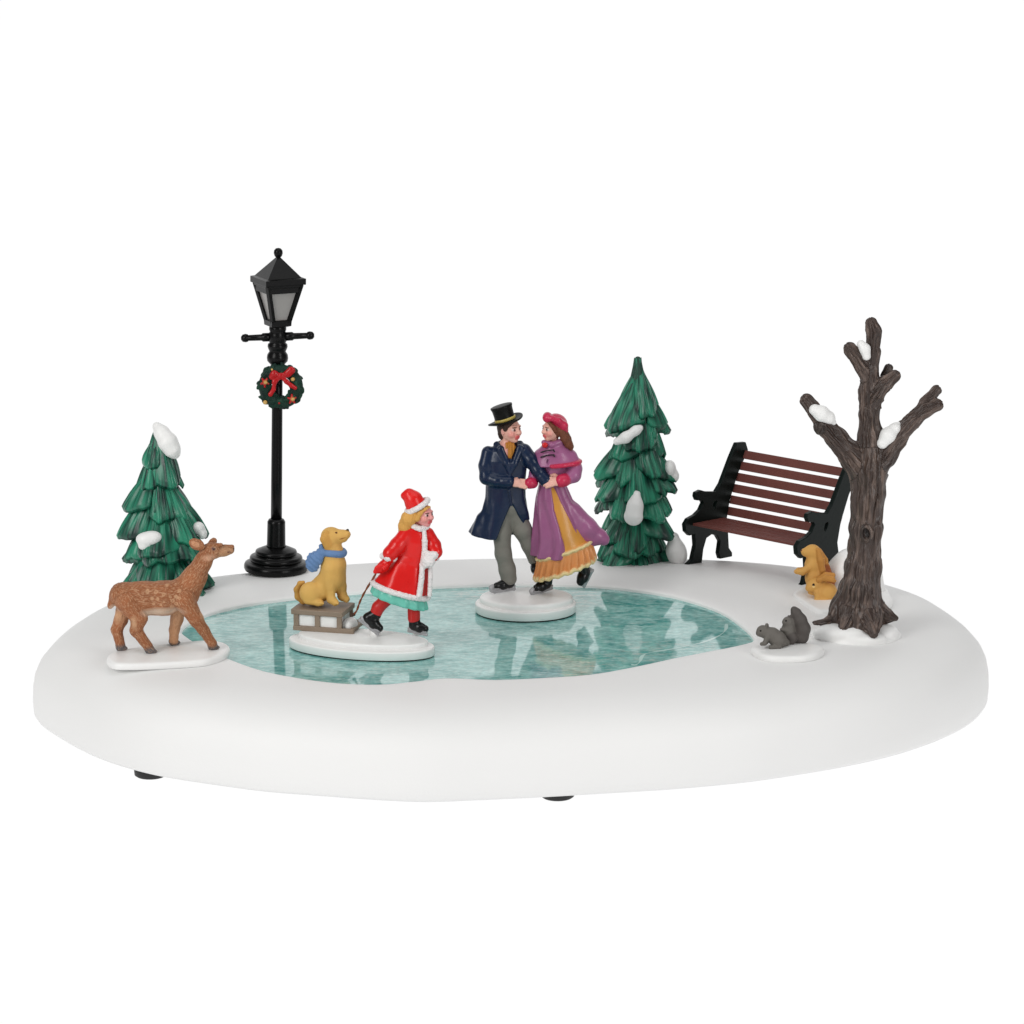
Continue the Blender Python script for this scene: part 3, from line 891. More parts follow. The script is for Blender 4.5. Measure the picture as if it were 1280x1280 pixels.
S.chain([(P(1087, 512, DT), 11), (P(1095, 495, DT - 6), 10.5), (P(1106, 481, DT - 8), 9), (P(1119, 470, DT - 8), 7.5)], BK, 5)
S.chain([(P(1102, 486, DT + 3), 6), (P(1107, 470, DT + 8), 6), (P(1111, 460, DT + 9), 5.5)], BK2, 3)
S.chain([(P(1089, 590, DT), 18), (P(1104, 572, DT), 16), (P(1121, 548, DT - 2), 13.5), (P(1142, 525, DT - 4), 10.5), (P(1158, 513, DT - 5), 9), (P(1171, 507, DT - 5), 8.5)], BK, 5)
S.chain([(P(1140, 526, DT), 9), (P(1157, 504, DT + 4), 7.5), (P(1171, 488, DT + 5), 6.8)], BK, 4)
S.chain([(P(1085, 600, DT), 18), (P(1064, 570, DT - 2), 16), (P(1046, 550, DT - 4), 14), (P(1031, 533, DT - 6), 12.5), (P(1018, 514, DT - 6), 10), (P(1008, 501, DT - 6), 9)], BK, 5)
S.ell(P(1025, 534, DT - 12), (10, 9, 9), BK2, 4)
S.chain([(P(1062, 765, DT - 8), 13), (P(1045, 777, DT - 10), 9), (P(1018, 779, DT - 8), 3.0)], BK, 8)
S.chain([(P(1080, 762, DT - 16), 13), (P(1088, 778, DT - 32), 10), (P(1092, 793, DT - 46), 6)], BK, 8)
S.chain([(P(1088, 756, DT + 2), 14), (P(1104, 768, DT), 10), (P(1119, 773, DT), 4.5)], BK, 8)
S.chain([(P(1062, 764, DT - 20), 11), (P(1054, 784, DT - 34), 6)], BK, 6)
kn = P(1083, 667, DT - 22)
S.ell(kn, (7.5, 5, 12), BK2, 4, rot(0, 8))
S.ell(kn - [0, 4, 0], (3.6, 6, 7.5), BK2, 2.5, rot(0, 8), op='s')
S.paint(kn - [0, 1, 0], (3.8, 7, 7.0), lin(28, 20, 18))
def bark(V_, fl):
    r = np.hypot(fl[:, 0], fl[:, 1]) + 1e-6
    wv = 1.1 * (fbm(V_ * 0.045, 2) - 0.4)
    ang = np.stack([fl[:, 0] / r * 2.8 + wv, fl[:, 1] / r * 2.8 - wv, fl[:, 2] * 0.024], 1)
    n = vnoise(ang * 1.0) * .5 + vnoise(ang * [2.1, 2.1, 1.6] + 5) * .5
    rdg = np.abs(n - 0.5) * 2
    return (4.6 * (np.clip(rdg * 2.0, 0, 1) - 0.8) + 3.0 * (fbm(V_ * 0.06 + 3, 2) - 0.4)) * np.clip(r / 14, 0.4, 1)
S.disp = bark
trunk = S.obj('trunk', M_BARK, tree, FT)
WH = (0.83, 0.83, 0.82)
def blob(name, pts, mat, parent, fr, k=3, vox=0.8, flat=None):
    s_ = Sculpt(vox, 2); s_.chain([(np.array(a), r) for a, r in pts], WH, k, flat=flat)
    return s_.obj(name, mat, parent, fr)
blob('snow_patch', [(P(1076, 430, DT - 9), 5), (P(1081, 436, DT - 11), 6.5), (P(1083, 445, DT - 11), 5.5)], M_FIGSNOW, tree, FT)
blob('snow_patch', [(P(1018, 512, DT - 13), 7), (P(1027, 517, DT - 15), 9.5), (P(1036, 522, DT - 13), 7.5), (P(1042, 528, DT - 12), 3.5)], M_FIGSNOW, tree, FT)
blob('snow_patch', [(P(1103, 554, DT - 13), 7), (P(1110, 544, DT - 12), 9.5), (P(1119, 535, DT - 8), 6.5), (P(1123, 530, DT - 5), 3)], M_FIGSNOW, tree, FT)
# snow mound round the roots
S = Sculpt(1.0, 2)
S.ell((1, 12, 0.5), (57, 50, 7.5), WH, 4)
S.ell(P(1050, 789, -10), (34, 22, 10), WH, 7, rot(0, 4))
S.ell(P(1080, 797, -24), (26, 14, 6), WH, 7)
S.ell(P(1108, 790, 0), (15, 18, 9), WH, 6)
S.obj('snow_mound', M_FIGSNOW, tree, FT)

# ================================================================== RABBITS
FR = Frame(1022, 757, TOP_Z)
P = FR.p
rab = thing('rabbit_figurine', FR, 'two tan rabbits on a snow mound behind the bare tree trunk', 'figurine')
poly = spline([FR.g(*q, 8) for q in ((991, 742), (1004, 733), (1022, 726), (1090, 722), (1112, 740), (1110, 757), (1060, 762), (1040, 764), (1022, 763), (1006, 754))], 8)
v, f = slab(poly, 0, 9, 5, 1); link('snow_base', v, f, M_FIGSNOW, rab, FR.s)
S = Sculpt(1.0, 2)
S.chain([(P(1052, 745, 50), 20), (P(1055, 715, 50), 21), (P(1062, 706, 50), 21)], WH, 6)
S.chain([(P(1070, 745, 50), 22), (P(1080, 720, 50), 22), (P(1095, 750, 44), 16)], WH, 6)
S.obj('snow_mound', M_FIGSNOW, rab, FR)
TAN, TAN2, DK = lin(206, 156, 84), lin(190, 134, 66), lin(16, 12, 12)
def rabbit_up():
    S = Sculpt(0.6, 2); D = 26
    S.ell(P(1016, 689, D), (10, 8.5, 8.6), TAN, 3, rot(0, -12))
    S.ell(P(1008, 690.5, D), (6.5, 6, 5.4), TAN, 4)
    S.ell(P(1003.5, 688.5, D), (2.4, 2.6, 2.2), TAN, 2)
    S.chain([(P(1019, 695, D), 8.5), (P(1017, 706, D), 10.5), (P(1020, 722, D), 13), (P(1024, 738, D), 14.5)], TAN, 4)
    S.chain([(P(1010, 710, D - 7), 4.6), (P(1003, 715, D - 9), 4.0), (P(995.5, 714.5, D - 8), 3.2)], TAN, 2.5)
    S.chain([(P(1012, 711, D + 6), 4.4), (P(1004, 713, D + 5), 3.8), (P(998, 712, D + 4), 3)], TAN, 2.5)
    S.chain([(P(1023, 688, D - 7), 3.4), (P(1026, 700, D - 9), 4.6), (P(1028, 713, D - 10), 3.8), (P(1027, 717, D - 10), 2.4)], TAN2, 1.2)
    S.chain([(P(1024, 688, D + 6), 3.2), (P(1031, 700, D + 5), 4), (P(1034, 714, D + 4), 3)], TAN2, 1.2)
    S.chain([(P(1030, 712, D + 4), 8), (P(1034, 728, D + 2), 10)], lin(150, 84, 44), 4)
    S.ell(P(1030, 743, D - 4), (11, 10, 10), TAN, 4)
    S.paint(P(1013.5, 686, D - 8.5), 1.5, DK)
    S.paint(P(1002, 688, D - 1), 1.4, lin(120, 70, 50))
    o = S.obj('rabbit', M_MATT, rab, FR); tag(o, 'tan rabbit sitting upright with paws out')
def rabbit_low():
    S = Sculpt(0.6, 2); D = 4
    S.ell(P(1018.5, 731, D), (10, 9, 8.6), TAN, 3, rot(0, 20))
    S.ell(P(1012.5, 735, D - 2), (5.5, 5.5, 4.8), TAN, 4)
    S.ell(P(1009.5, 736, D - 2), (2, 2.2, 1.8), TAN2, 2)
    S.chain([(P(1026, 738, D + 4), 11), (P(1034, 741, D + 4), 13)], TAN, 4)
    S.ell(P(1034, 741, D - 2), (12, 12, 12.5), TAN, 3)
    S.ell(P(1029, 750, D - 8), (8, 6, 4), TAN, 2)
    S.chain([(P(1022, 740, D - 6), 4.5), (P(1022, 750, D - 9), 3.6), (P(1018, 752.5, D - 10), 3)], TAN, 2)
    S.chain([(P(1023, 725, D - 7), 3.0), (P(1031, 722, D - 8), 4.2), (P(1040, 724, D - 7), 3.8), (P(1043, 726, D - 6), 2.4)], TAN2, 1.2)
    S.chain([(P(1023, 724, D + 4), 3.0), (P(1032, 719, D + 5), 4.0), (P(1041, 719, D + 6), 3.4)], TAN2, 1.2)
    S.paint(P(1016.8, 731, D - 9), 1.9, DK)
    S.paint(P(1017, 733.5, D - 9), (2, 2, 1.2), lin(232, 196, 130))
    S.paint(P(1016.8, 730.6, D - 9), 1.7, DK)
    o = S.obj('rabbit', M_MATT, rab, FR); tag(o, 'tan rabbit crouching low with ears laid back')
rabbit_up(); rabbit_low()

# ================================================================== SQUIRRELS
FQ = Frame(984, 819, TOP_Z)
P = FQ.p
sq_ = thing('squirrel_figurine', FQ, 'pair of small dark grey squirrels on a thin white snow patch by the pond end', 'figurine')
poly = [np.array([a, b_, 0]) for a, b_ in ellipse(0, 3, 46, 40, 0, 60)]
for i, q in enumerate(poly): q[:2] *= 1 + 0.03 * math.sin(3 * i * 2 * math.pi / 60 + 1) + 0.02 * math.sin(5 * i * 2 * math.pi / 60)
v, f = slab(poly, 0, 8, 5, 1); link('snow_base', v, f, M_FIGSNOW, sq_, FQ.s)
GY, GY2, GD = lin(104, 100, 95), lin(84, 79, 76), lin(30, 26, 26)
S = Sculpt(0.6, 2); D = 8
S.ell(P(953, 788, D), (7.5, 6.5, 6.6), GY, 3, rot(0, 20))
S.ell(P(949, 792, D - 1), (4, 4, 3.6), GY, 3)
S.ell(P(958, 781.5, D - 3), (2.0, 1.4, 2.8), GY, 1); S.ell(P(959, 781.5, D + 4), (2.0, 1.4, 2.8), GY, 1)
S.chain([(P(957, 791, D), 7.5), (P(965, 794, D), 9.5), (P(972, 799, D), 10), (P(974, 801, D), 9.5)], GY, 3)
S.chain([(P(959, 797, D - 7), 3.6), (P(956, 804, D - 9), 2.8), (P(952, 805, D - 10), 2.4)], GY, 1.5)
S.chain([(P(960, 797, D + 6), 3.4), (P(958, 803, D + 5), 2.8)], GY, 1.5)
S.ell(P(973, 802, D - 6), (8, 5.5, 7), GY, 2); S.chain([(P(974, 808.5, D - 9), 3), (P(963, 809, D - 10), 2.6)], GY, 1.5)
S.chain([(P(974, 800, D), 7), (P(982, 803, D + 4), 5)], GY, 3)
S.paint(P(950.5, 788.5, D - 6.5), 1.5, GD); S.paint(P(946, 792, D - 2), 1.3, GD)
S.obj('squirrel', M_MATT, sq_, FQ)['label'] = 'squirrel crouching on all fours'
S = Sculpt(0.6, 2); D = 28
S.chain([(P(985, 800, D), 9), (P(985, 790, D), 9), (P(986, 780, D), 7.5)], GY, 3)
S.ell(P(985, 776.5, D - 1), (6.8, 6.2, 6), GY, 2.5); S.ell(P(980.5, 778, D - 3), (3, 3, 2.6), GY, 2)
S.ell(P(988, 771, D - 3), (2, 1.3, 2.4), GY2, 1); S.ell(P(986, 771, D + 4), (2, 1.3, 2.4), GY2, 1)
S.chain([(P(982, 788, D - 7), 3), (P(977, 787, D - 8), 2.4)], GY, 1.5)
S.ell(P(989, 797, D - 6), (8, 6, 7.5), GY2, 2); S.chain([(P(990, 803, D - 8), 3.4), (P(982, 804, D - 9), 2.6)], GY2, 1.5)
S.paint(P(982.5, 776, D - 6), 1.3, GD)
S.chain([(P(994, 801, D + 2), 5), (P(1002, 796, D + 2), 8.5), (P(1004, 786, D + 1), 9), (P(1000, 775, D), 8.2), (P(995, 766, D), 6.2), (P(992.5, 762, D), 4.2)], GY2, 3)
S.obj('squirrel', M_MATT, sq_, FQ)['label'] = 'squirrel sitting up with its bushy tail raised'

# ================================================================== DEER
FD = Frame(210, 829, TOP_Z)
P = FD.p
deer = thing('deer_figurine', FD, 'spotted brown deer with raised head walking on a thin snow slab', 'figurine')
poly = spline([FD.g(*q, 8) for q in ((133, 822), (142, 814), (170, 809), (220, 803), (262, 800), (285, 805), (284, 815), (262, 824), (235, 827), (200, 829), (165, 830), (142, 829))], 8)
v, f = slab(poly, 0, 8.5, 5, .6); link('snow_base', v, f, M_FIGSNOW, deer, FD.s)
S = Sculpt(0.65, 2)
B1, B2, B3, HF = lin(156, 96, 60), lin(186, 138, 102), lin(216, 192, 170), lin(92, 92, 96)
D = 28
S.chain([(P(158, 745, D - 3), 17.5), (P(180, 747, D), 19.5), (P(205, 747, D + 5), 20), (P(224, 743, D + 9), 18.5)], B1, 6)
S.ell(P(150, 743, D - 4), (13, 12.5, 14), B1, 5)
S.chain([(P(185, 757, D + 2), 11.5), (P(208, 757, D + 6), 11.5)], B2, 6)
S.chain([(P(228, 740, D + 10), 17), (P(243, 721, D + 13), 14), (P(253, 704, D + 15), 10.8), (P(259, 692, D + 16), 10)], B1, 5)
S.chain([(P(238, 745, D + 9), 11), (P(250, 722, D + 13), 7.5)], B1, 6)
S.ell(P(265, 688, D + 16), (12.5, 10, 10.5), B1, 4, rot(12, 5))
S.chain([(P(270, 689, D + 17), 8.5), (P(280, 688.5, D + 19), 6.8), (P(288, 687.5, D + 21), 5.2)], B2, 3)
S.ell(P(274, 681, D + 12), (5, 3, 2.4), B1, 3)
S.chain([(P(281, 684, D + 19), 3.2), (P(290, 683.5, D + 21), 3.0)], B1, 2)
S.ell(P(267, 686, D + 8), (3.6, 2, 3.0), B2, 1.2)
S.ell(P(246, 680.5, D + 8), (10.5, 3.8, 7.2), B1, 2, rot(-10, -22))
S.ell(P(244.5, 680.5, D + 4.5), (6, 1.8, 3.6), lin(196, 140, 104), 1, rot(-10, -22))
S.ell(P(245, 680.5, D + 2.6), (4.5, 1.6, 2.4), B1, 1, rot(-10, -22), op='s')
S.ell(P(266, 677, D + 24), (6, 3, 4.5), B1, 2, rot(30, 20))
S.chain([(P(142, 748, D - 4), 6), (P(138, 757, D - 5), 3.4), (P(137, 759, D - 5), 2)], B1, 3)
def leg(hip, knee, hock, fet, hoof, Rs, c0=B1):
    S.chain([(hip, Rs[0]), (knee, Rs[1]), (hock, Rs[2]), (fet, Rs[3])], c0, 3)
    dv = hoof - fet
    S.cap(fet + dv * .3, Rs[3] * 1.02, hoof + [0, 0, 3.0], Rs[3] * 1.02, HF, 1.0)
    S.cap(hoof + [0, 0, 3.0], Rs[3] * .95, hoof + np.array([6.5, -1.5, 2.2]), 2.4, HF, 1.5)
HB = 9.0
h1 = FD.g(151, 812, HB); leg(P(158, 752, D + 7), P(151, 775, D + 6), P(146, 787, D + 4), P(150, 804, D + 2), h1 , (12, 8.4, 7.0, 6.0))
h2 = FD.g(188, 816, HB); leg(P(160, 752, D - 10), P(174, 773, D - 12), P(170, 788, D - 12), P(185, 808, D - 12), h2, (16, 10, 7.4, 6.0))
h3 = FD.g(217, 805, HB); leg(P(224, 752, D + 14), P(221, 774, D + 16), P(218, 787, D + 18), P(217, 800, D + 22), h3, (12, 7.8, 6.4, 5.8), B2)
h4 = FD.g(266, 811, HB); leg(P(230, 750, D - 1), P(245, 774, D - 2), P(254, 787, D), P(265, 804, D + 2), h4, (14, 9, 7.0, 6.0))
for q, r in (((150, 770, D + 2), (7, 8, 9)), ((168, 776, D - 18), (4, 5, 10)), ((222, 768, D + 5), (7, 10, 10)), ((252, 770, D + 2), (5, 8, 9))):
    S.paint(P(*q), r, lin(206, 160, 122), None, 0, 0.9)
S.paint(P(198, 764, D - 8), (28, 12, 6), B3, None, 0, 0.9)
S.paint(P(144, 762, D - 10), (7, 8, 6), B3, None, 0, 0.8)
S.paint(P(262, 697, D + 8), (8, 7, 4), lin(208, 156, 126), None, 0, .8)
rn = random.Random(3)
for px, py in ((193, 728), (200, 731), (206, 733), (212, 731), (218, 734), (197, 738), (204, 741), (211, 744), (218, 746), (224, 740), (190, 745), (186, 737), (215, 752), (222, 753), (228, 732), (226, 747), (196, 746), (207, 751), (201, 756), (213, 757), (192, 753), (221, 747)):
    c = P(px + rn.uniform(-2, 2), py + rn.uniform(-2, 2), D - 12); r = rn.uniform(1.7, 2.6)
    S.paint(c, (r, 10, r * rn.uniform(.7, 1.1)), lin(206, 160, 122), rot(0, rn.uniform(-40, 40)), 0.45, 0.6)
S.paint(P(267, 686, D + 6), (2.8, 2.5, 2.3), lin(120, 84, 84))
S.paint(P(267.5, 686, D + 5.5), (1.6, 2.5, 1.5), lin(52, 34, 34))
S.paint(P(293, 686, D + 21), (2.6, 4, 2.6), lin(96, 56, 48))
S.paint(P(287, 690, D + 15), (5, 3, .9), lin(110, 66, 50), rot(0, -8))
def fur(V_, fl):
    n = vnoise(fl * [0.55, 0.55, 0.12])
    return 0.9 * (n - 0.5)
S.disp = fur
S.obj('deer', M_FUR, deer, FD)

# ================================================================== people
SK, SK2, LIP = lin(226, 172, 156), lin(222, 160, 148), lin(206, 84, 88)
def head(S, c, r, yaw, pitch=0, hair=None, col=SK, cheeks=True, ears=True, roll=0):
    """face built round c, r = half the head height; yaw 0 looks to +X, negative turns to the camera"""
    R = rot(yaw, pitch, roll); f, l, u = R
    w = lambda a, b_, d: np.array(c) + r * (a * f + b_ * l + d * u)
    S.ell(w(-0.06, 0, 0.12), (r * .86, r * .74, r * .86), col, 2, R)               # skull
    S.ell(w(0.22, 0, -0.36), (r * .56, r * .56, r * .56), col, 3, R)               # jaw
    S.ell(w(0.50, 0, -0.74), (r * .22, r * .24, r * .20), col, 3, R)               # chin
    S.cap(w(0.74, 0, 0.22), r * .09, w(0.97, 0, -0.16), r * .13, col, 1.6)         # nose
    S.ell(w(0.88, 0, -0.20), (r * .14, r * .20, r * .10), col, 1.2, R)
    S.cap(w(0.72, 0.34, 0.30), r * .10, w(0.72, -0.34, 0.30), r * .10, col, 2)     # brow
    for s in (1, -1):
        S.ell(w(0.72, s * .30, 0.10), (r * .20, r * .19, r * .14), col, 1.5, R, op='s') if False else None
        S.ell(w(0.52, s * .40, -0.24), (r * .26, r * .24, r * .24), col, 3, R)     # cheek
        S.ell(w(0.65, s * .31, 0.08), (r * .165, r * .15, r * .095), (0.62, 0.50, 0.47), 0.8, R)
        S.paint(w(0.80, s * .30, 0.06), (r * .15, r * .10, r * .12), lin(44, 28, 26), R)
        S.paint(w(0.80, s * .33, 0.26), (r * .16, r * .24, r * .055), lin(108, 68, 52), R)
        if cheeks: S.paint(w(0.62, s * .46, -0.26), r * .26, lin(228, 148, 138), R, 0, 1.2)
        if ears: S.ell(w(-0.02, s * .76, -0.06), (r * .16, r * .09, r * .25), SK2, 1, R)
    S.cap(w(0.80, .16, -0.47), r * .075, w(0.80, -.16, -0.47), r * .075, LIP, .6)
    S.cap(w(0.77, .12, -0.57), r * .085, w(0.77, -.12, -0.57), r * .085, LIP, .6)
    return w, R

def hand(S, wrist, d, up, side, L, col=SK, curl=0.6):
    """wrist point, direction of the fingers d, back-of-hand normal up, side +1/-1 for the thumb, L hand length"""
    d = np.array(d, float) / np.linalg.norm(d); up = np.array(up, float); up -= d * (up @ d); up /= np.linalg.norm(up)
    lt = np.cross(up, d) * side
    W = np.array(wrist, float)
    pc = W + d * L * .26
    S.cap(W, L * .15, W + d * L * .15, L * .16, col, 1.5)
    S.ell(pc, (L * .30, L * .23, L * .14), col, 1.5, np.array([d, lt, up]))
    for i, (o, ln) in enumerate(((.17, .40), (.06, .46), (-.06, .43), (-.17, .34))):
        b0 = W + d * L * .46 + lt * L * o
        ln *= L; dd = d + lt * o * .35; dd /= np.linalg.norm(dd)
        k1 = b0 + dd * ln * .42 - up * ln * .10 * curl
        k2 = k1 + (dd * (1 - .55 * curl) - up * .75 * curl) * ln * .34
        k3 = k2 + (dd * (1 - 1.0 * curl) - up * 1.0 * curl) * ln * .26
        r0 = L * .075
        S.cap(b0, r0, k1, r0 * .95, col, .5); S.cap(k1, r0 * .95, k2, r0 * .88, col, .4); S.cap(k2, r0 * .88, k3, r0 * .78, col, .4)
    t0 = W + d * L * .16 + lt * L * .17
    t1 = t0 + (d * .6 + lt * .7 - up * .2) * L * .20; t2 = t1 + (d * .9 + lt * .15 - up * .5) * L * .18
    S.cap(t0, L * .09, t1, L * .085, col, .8); S.cap(t1, L * .085, t2, L * .07, col, .5)

# ================================================================== SKATING COUPLE
FC = Frame(657, 765, ICE_Z)
D0 = 15
def P(px, py, d=0): return FC.p(px, py, d + D0)
cpl = thing('skating_couple_figurine', FC, 'top hatted man and woman in purple coat skating arm in arm on white disc', 'figurine')
v, f = slab([np.array([a, b_, 0]) for a, b_ in ellipse(0, 0, 61.5, 52)], 0, 2, .6); link('felt_pad', v, f, M_FELT, cpl, FC.s)
v, f = slab([np.array([a, b_, 0]) for a, b_ in ellipse(0, 0, 63, 53.5)], 1.8, 13, 2.2); link('base_disc', v, f, M_FIGSNOW, cpl, FC.s)
v, f = slab([np.array([a, b_, 0]) for a, b_ in ellipse(1, 2, 58.5, 47)], 12, 20.5, 4.0, 0.6); link('snow_base', v, f, M_FIGSNOW, cpl, FC.s)
NAVY, TROU, BLK, SILV = lin(14, 33, 61), lin(124, 121, 114), lin(12, 12, 13), lin(158, 158, 161)
HAIRB = lin(56, 40, 34)
BZ = 20.5
# --- man: one continuous body
S = Sculpt(0.6, 2)
w, Rm = head(S, P(637, 537, -3), 16.5, -42, 2)
S.chain([(P(634, 548, 0), 7), (P(633, 556, 1), 7)], SK, 2)
S.chain([(P(633, 562, 1), 12), (P(632, 585, 1), 12), (P(633, 610, 2), 9), (P(635, 640, 2), 8)], SK2, 4)
S.chain([(P(612, 566, 1), 6), (P(607, 598, -3), 5), (P(634, 602, -13), 4.5)], SK2, 2)
S.chain([(P(655, 565, 1), 6), (P(672, 589, -8), 5), (P(684, 602, -13), 4.5)], SK2, 2)
S.chain([(P(630, 645, 1), 9), (P(629, 690, 0), 7), (P(635, 722, 2), 6)], SK2, 2)
S.chain([(P(643, 645, 3), 9), (P(662, 682, 7), 7), (P(669, 702, 12), 6)], SK2, 2)
hand(S, P(638, 602.5, -14), (1.0, -.12, -.10), (0, -.75, .65), 1, 27, SK, 0.4)
man = S.obj('person', M_SKIN, cpl, FC)
tag(man, 'man in black top hat, navy tailcoat and grey trousers skating, holding the woman\'s hand')
# hair
S = Sculpt(0.6, 1); f_, l_, u_ = Rm; hw = w
S.ell(hw(-.16, 0, .20), (16.5 * .84, 16.5 * .80, 16.5 * .80), HAIRB, 2, Rm)
S.ell(hw(-.50, 0, -.30), (16.5 * .42, 16.5 * .62, 16.5 * .62), HAIRB, 3, Rm)
S.chain([(hw(.50, -.45, .62), 2.6), (hw(.34, -.70, .44), 2.6), (hw(.22, -.76, .14), 2.2)], HAIRB, 2)
S.chain([(hw(.64, -.2, .62), 2.4), (hw(.50, -.52, .48), 2.4)], HAIRB, 2)
S.ell(hw(.78, 0, -.05), (11, 11.5, 11.5), HAIRB, 1.5, Rm, op='s')
S.disp = lambda V_, fl: 0.6 * (vnoise(V_ * [0.9, 0.9, 0.25]) - .5)
S.obj('hair', M_MATT, man, FC)
# hat: axis tipped back to the left
hu = np.array([-0.30, 0.02, 1.0]); hu /= np.linalg.norm(hu)
ho = P(632.5, 527.5, -2)
brim = [(13, -1.2), (21.0, -0.6), (22.4, 0.2), (22.6, 1.2), (21.8, 1.8), (18, 1.2), (13.4, 1.4), (13.0, 3), (12.6, 10), (13.0, 17), (14.0, 20.0), (13.8, 21.2), (12.6, 21.6), (6, 22)]
v, f = lathe(brim, ho, hu, 48)
vv = []
for q in v:                                              # side brims curl up
    q = np.array(q); rr = q - ho; h = rr @ hu; rad = rr - h * hu; R_ = np.linalg.norm(rad)
    ahead = rad / (R_ + 1e-9) @ np.array([math.cos(math.radians(-42)), math.sin(math.radians(-42)), 0])
    if R_ > 14.5 and h < 4: q = q + hu * (1 - ahead * ahead) * (R_ - 14) * 0.42
    vv.append(q)
M_HAT = solid('hat_paint', tuple(lin(10, 10, 9)), 0.42, 0.15, bump=0.2, bscale=400)
hat = link('top_hat', vv, f, M_HAT, man, FC.s)
v, f = lathe([(12.9, 2.2), (13.6, 2.6), (13.5, 5.6), (12.8, 6.0)], ho, hu, 48, cap=False)
link('hat_band', v, f, solid('gold_paint', tuple(lin(186, 166, 84)), 0.45), man, FC.s)
# cravat
S = Sculpt(0.6, 1)
S.ell(P(637.5, 559, -6.5), (7, 5, 8), lin(184, 124, 52), 2, rot(0, 0))
S.ell(P(637.5, 567, -9), (3.8, 4, 7), lin(184, 124, 52), 2)
S.disp = lambda V_, fl: 0.7 * np.sin(V_[:, 0] * 2.0)
S.obj('cravat', M_MATT, man, FC)
# coat
S = Sculpt(0.75, 2)
S.loft([(P(633, 557, 2), 14, 9), (P(632, 563, 2), 25, 12), (P(632, 575, 1), 28, 14.5), (P(632, 590, 0), 26, 14.5), (P(632, 606, 0), 24.5, 13.5), (P(632, 622, 0), 25, 15), (P(632, 640, 1), 29, 18), (P(627, 658, 3), 35, 21), (P(626, 670, 4), 39, 23)], NAVY, 3, ripple=(7, .05, 1), rd=1.2)
S.chain([(P(610, 566, 1), 8.5), (P(607, 582, -2), 8.6), (P(608, 597, -5), 8.4), (P(621, 601, -11), 7.8), (P(634, 602, -14), 6.8)], NAVY, 3)
S.chain([(P(655, 564, 0), 9.5), (P(664, 576, -5), 9), (P(673, 589, -10), 8.4), (P(681, 599, -14), 7.4)], NAVY, 3)
S.chain([(P(607, 652, 4), 13), (P(597, 665, 8), 9), (P(587, 669, 10), 4)], NAVY, 5, flat=((0, 1, 0), 0.8))
S.cap(P(640, 634, -16), 3, P(642, 674, -14), 22, NAVY, 2, op='s')
S.box(P(670, 676, 0), (22, 50, 22), NAVY, 2, rot(0, -20), 1, op='s')
S.box(P(612, 690, 0), (40, 60, 17), NAVY, 2, rot(0, -12), 1, op='s')
S.ell(P(638, 561, -13), (7.5, 9, 13), NAVY, 1.5, op='s')
# lapels, collar and cuffs
S.chain([(P(621, 556, 2), 4.5), (P(626, 562, -9), 4.6), (P(634, 580, -14.5), 4), (P(637, 592, -15.5), 2)], NAVY, 1.2, flat=((0, 1, 0), .6))
S.chain([(P(650, 555, 2), 4.5), (P(650, 561, -8), 4.6), (P(643, 580, -14.5), 4), (P(638, 592, -15.5), 2)], NAVY, 1.2, flat=((0, 1, 0), .6))
S.chain([(P(622, 556, 4), 4), (P(634, 551, 11), 4.2), (P(648, 555, 4), 4)], NAVY, 1.5)
S.cap(P(630, 602, -13), 8.3, P(635.5, 602.2, -14.5), 8.3, NAVY, .6); S.cap(P(678, 596, -13), 8.2, P(682, 600.5, -14.8), 8.2, NAVY, .6)
S.chain([(P(637, 594, -15.2), 1.2), (P(637, 615, -15.8), 1.2), (P(639, 632, -17), 1.2)], NAVY, 1.5)
S.disp = lambda V_, fl: 0.9 * (fbm(V_ * [0.13, 0.13, 0.06], 2) - .4)
S.obj('tailcoat', M_PAINT, man, FC)
# trousers
S = Sculpt(0.75, 2)
S.chain([(P(630, 640, 0), 12.5), (P(627, 665, -2), 11.5), (P(629, 692, -3), 10), (P(634, 712, 0), 10.2), (P(636, 723, 1), 10)], TROU, 4)
S.chain([(P(644, 640, 2), 12.5), (P(653, 662, 2), 11.5), (P(662, 682, 6), 9.5), (P(668, 699, 11), 8.2)], TROU, 4)
S.ell(P(636, 632, 0), (18, 14, 15), TROU, 3)
S.disp = lambda V_, fl: 0.9 * (fbm(V_ * [0.12, 0.12, 0.10], 2) - .4)
S.obj('trousers', M_MATT, man, FC)
def skate(parent, ankle, heel, toe, col=BLK, r=6.5, curl=True):
    """ice skate: boot with a plated blade under it that curls up at the toe"""
    S = Sculpt(0.6, 1)
    ankle, heel, toe = map(np.array, (ankle, heel, toe))
    S.chain([(ankle, r * 1.08), (heel * .75 + ankle * .25, r)], col, 2)
    S.chain([(heel, r * .95), (heel * .45 + toe * .55, r * .92), (toe, r * .72)], col, 2.5)
    o = S.obj('boot', M_PAINT, parent, FS_[0])
    dn = np.cross(np.cross(toe - heel, ankle - heel), toe - heel); dn = -dn / np.linalg.norm(dn)
    fw = (toe - heel) / np.linalg.norm(toe - heel)
    S = Sculpt(0.6, 1)
    a = heel + dn * r * .75 - fw * r * .9; b2 = toe + dn * r * .60 + fw * r * .5
    S.chain([(heel + dn * r * .62 - fw * r * .5, r * .74), (heel * .5 + toe * .5 + dn * r * .55, r * .6), (toe + dn * r * .42, r * .68)], SILV, 2, flat=(dn, .55))
    S.chain([(a + dn * 3.0, 2.0), (b2 + dn * 3.0, 2.0)], SILV, 2.2)
    if curl: S.chain([(b2 + dn * 3.0, 2.0), (b2 + fw * 4 + dn * 1.0, 2.3), (b2 + fw * 5 - dn * 3, 2.8), (b2 + fw * 2.5 - dn * 5, 2.4)], SILV, 1.6)
    S.cap(heel + dn * 2, 2, a + dn * 3.2, 1.6, SILV, 2)
    S.obj('skate_blade', M_SILV, parent, FS_[0])
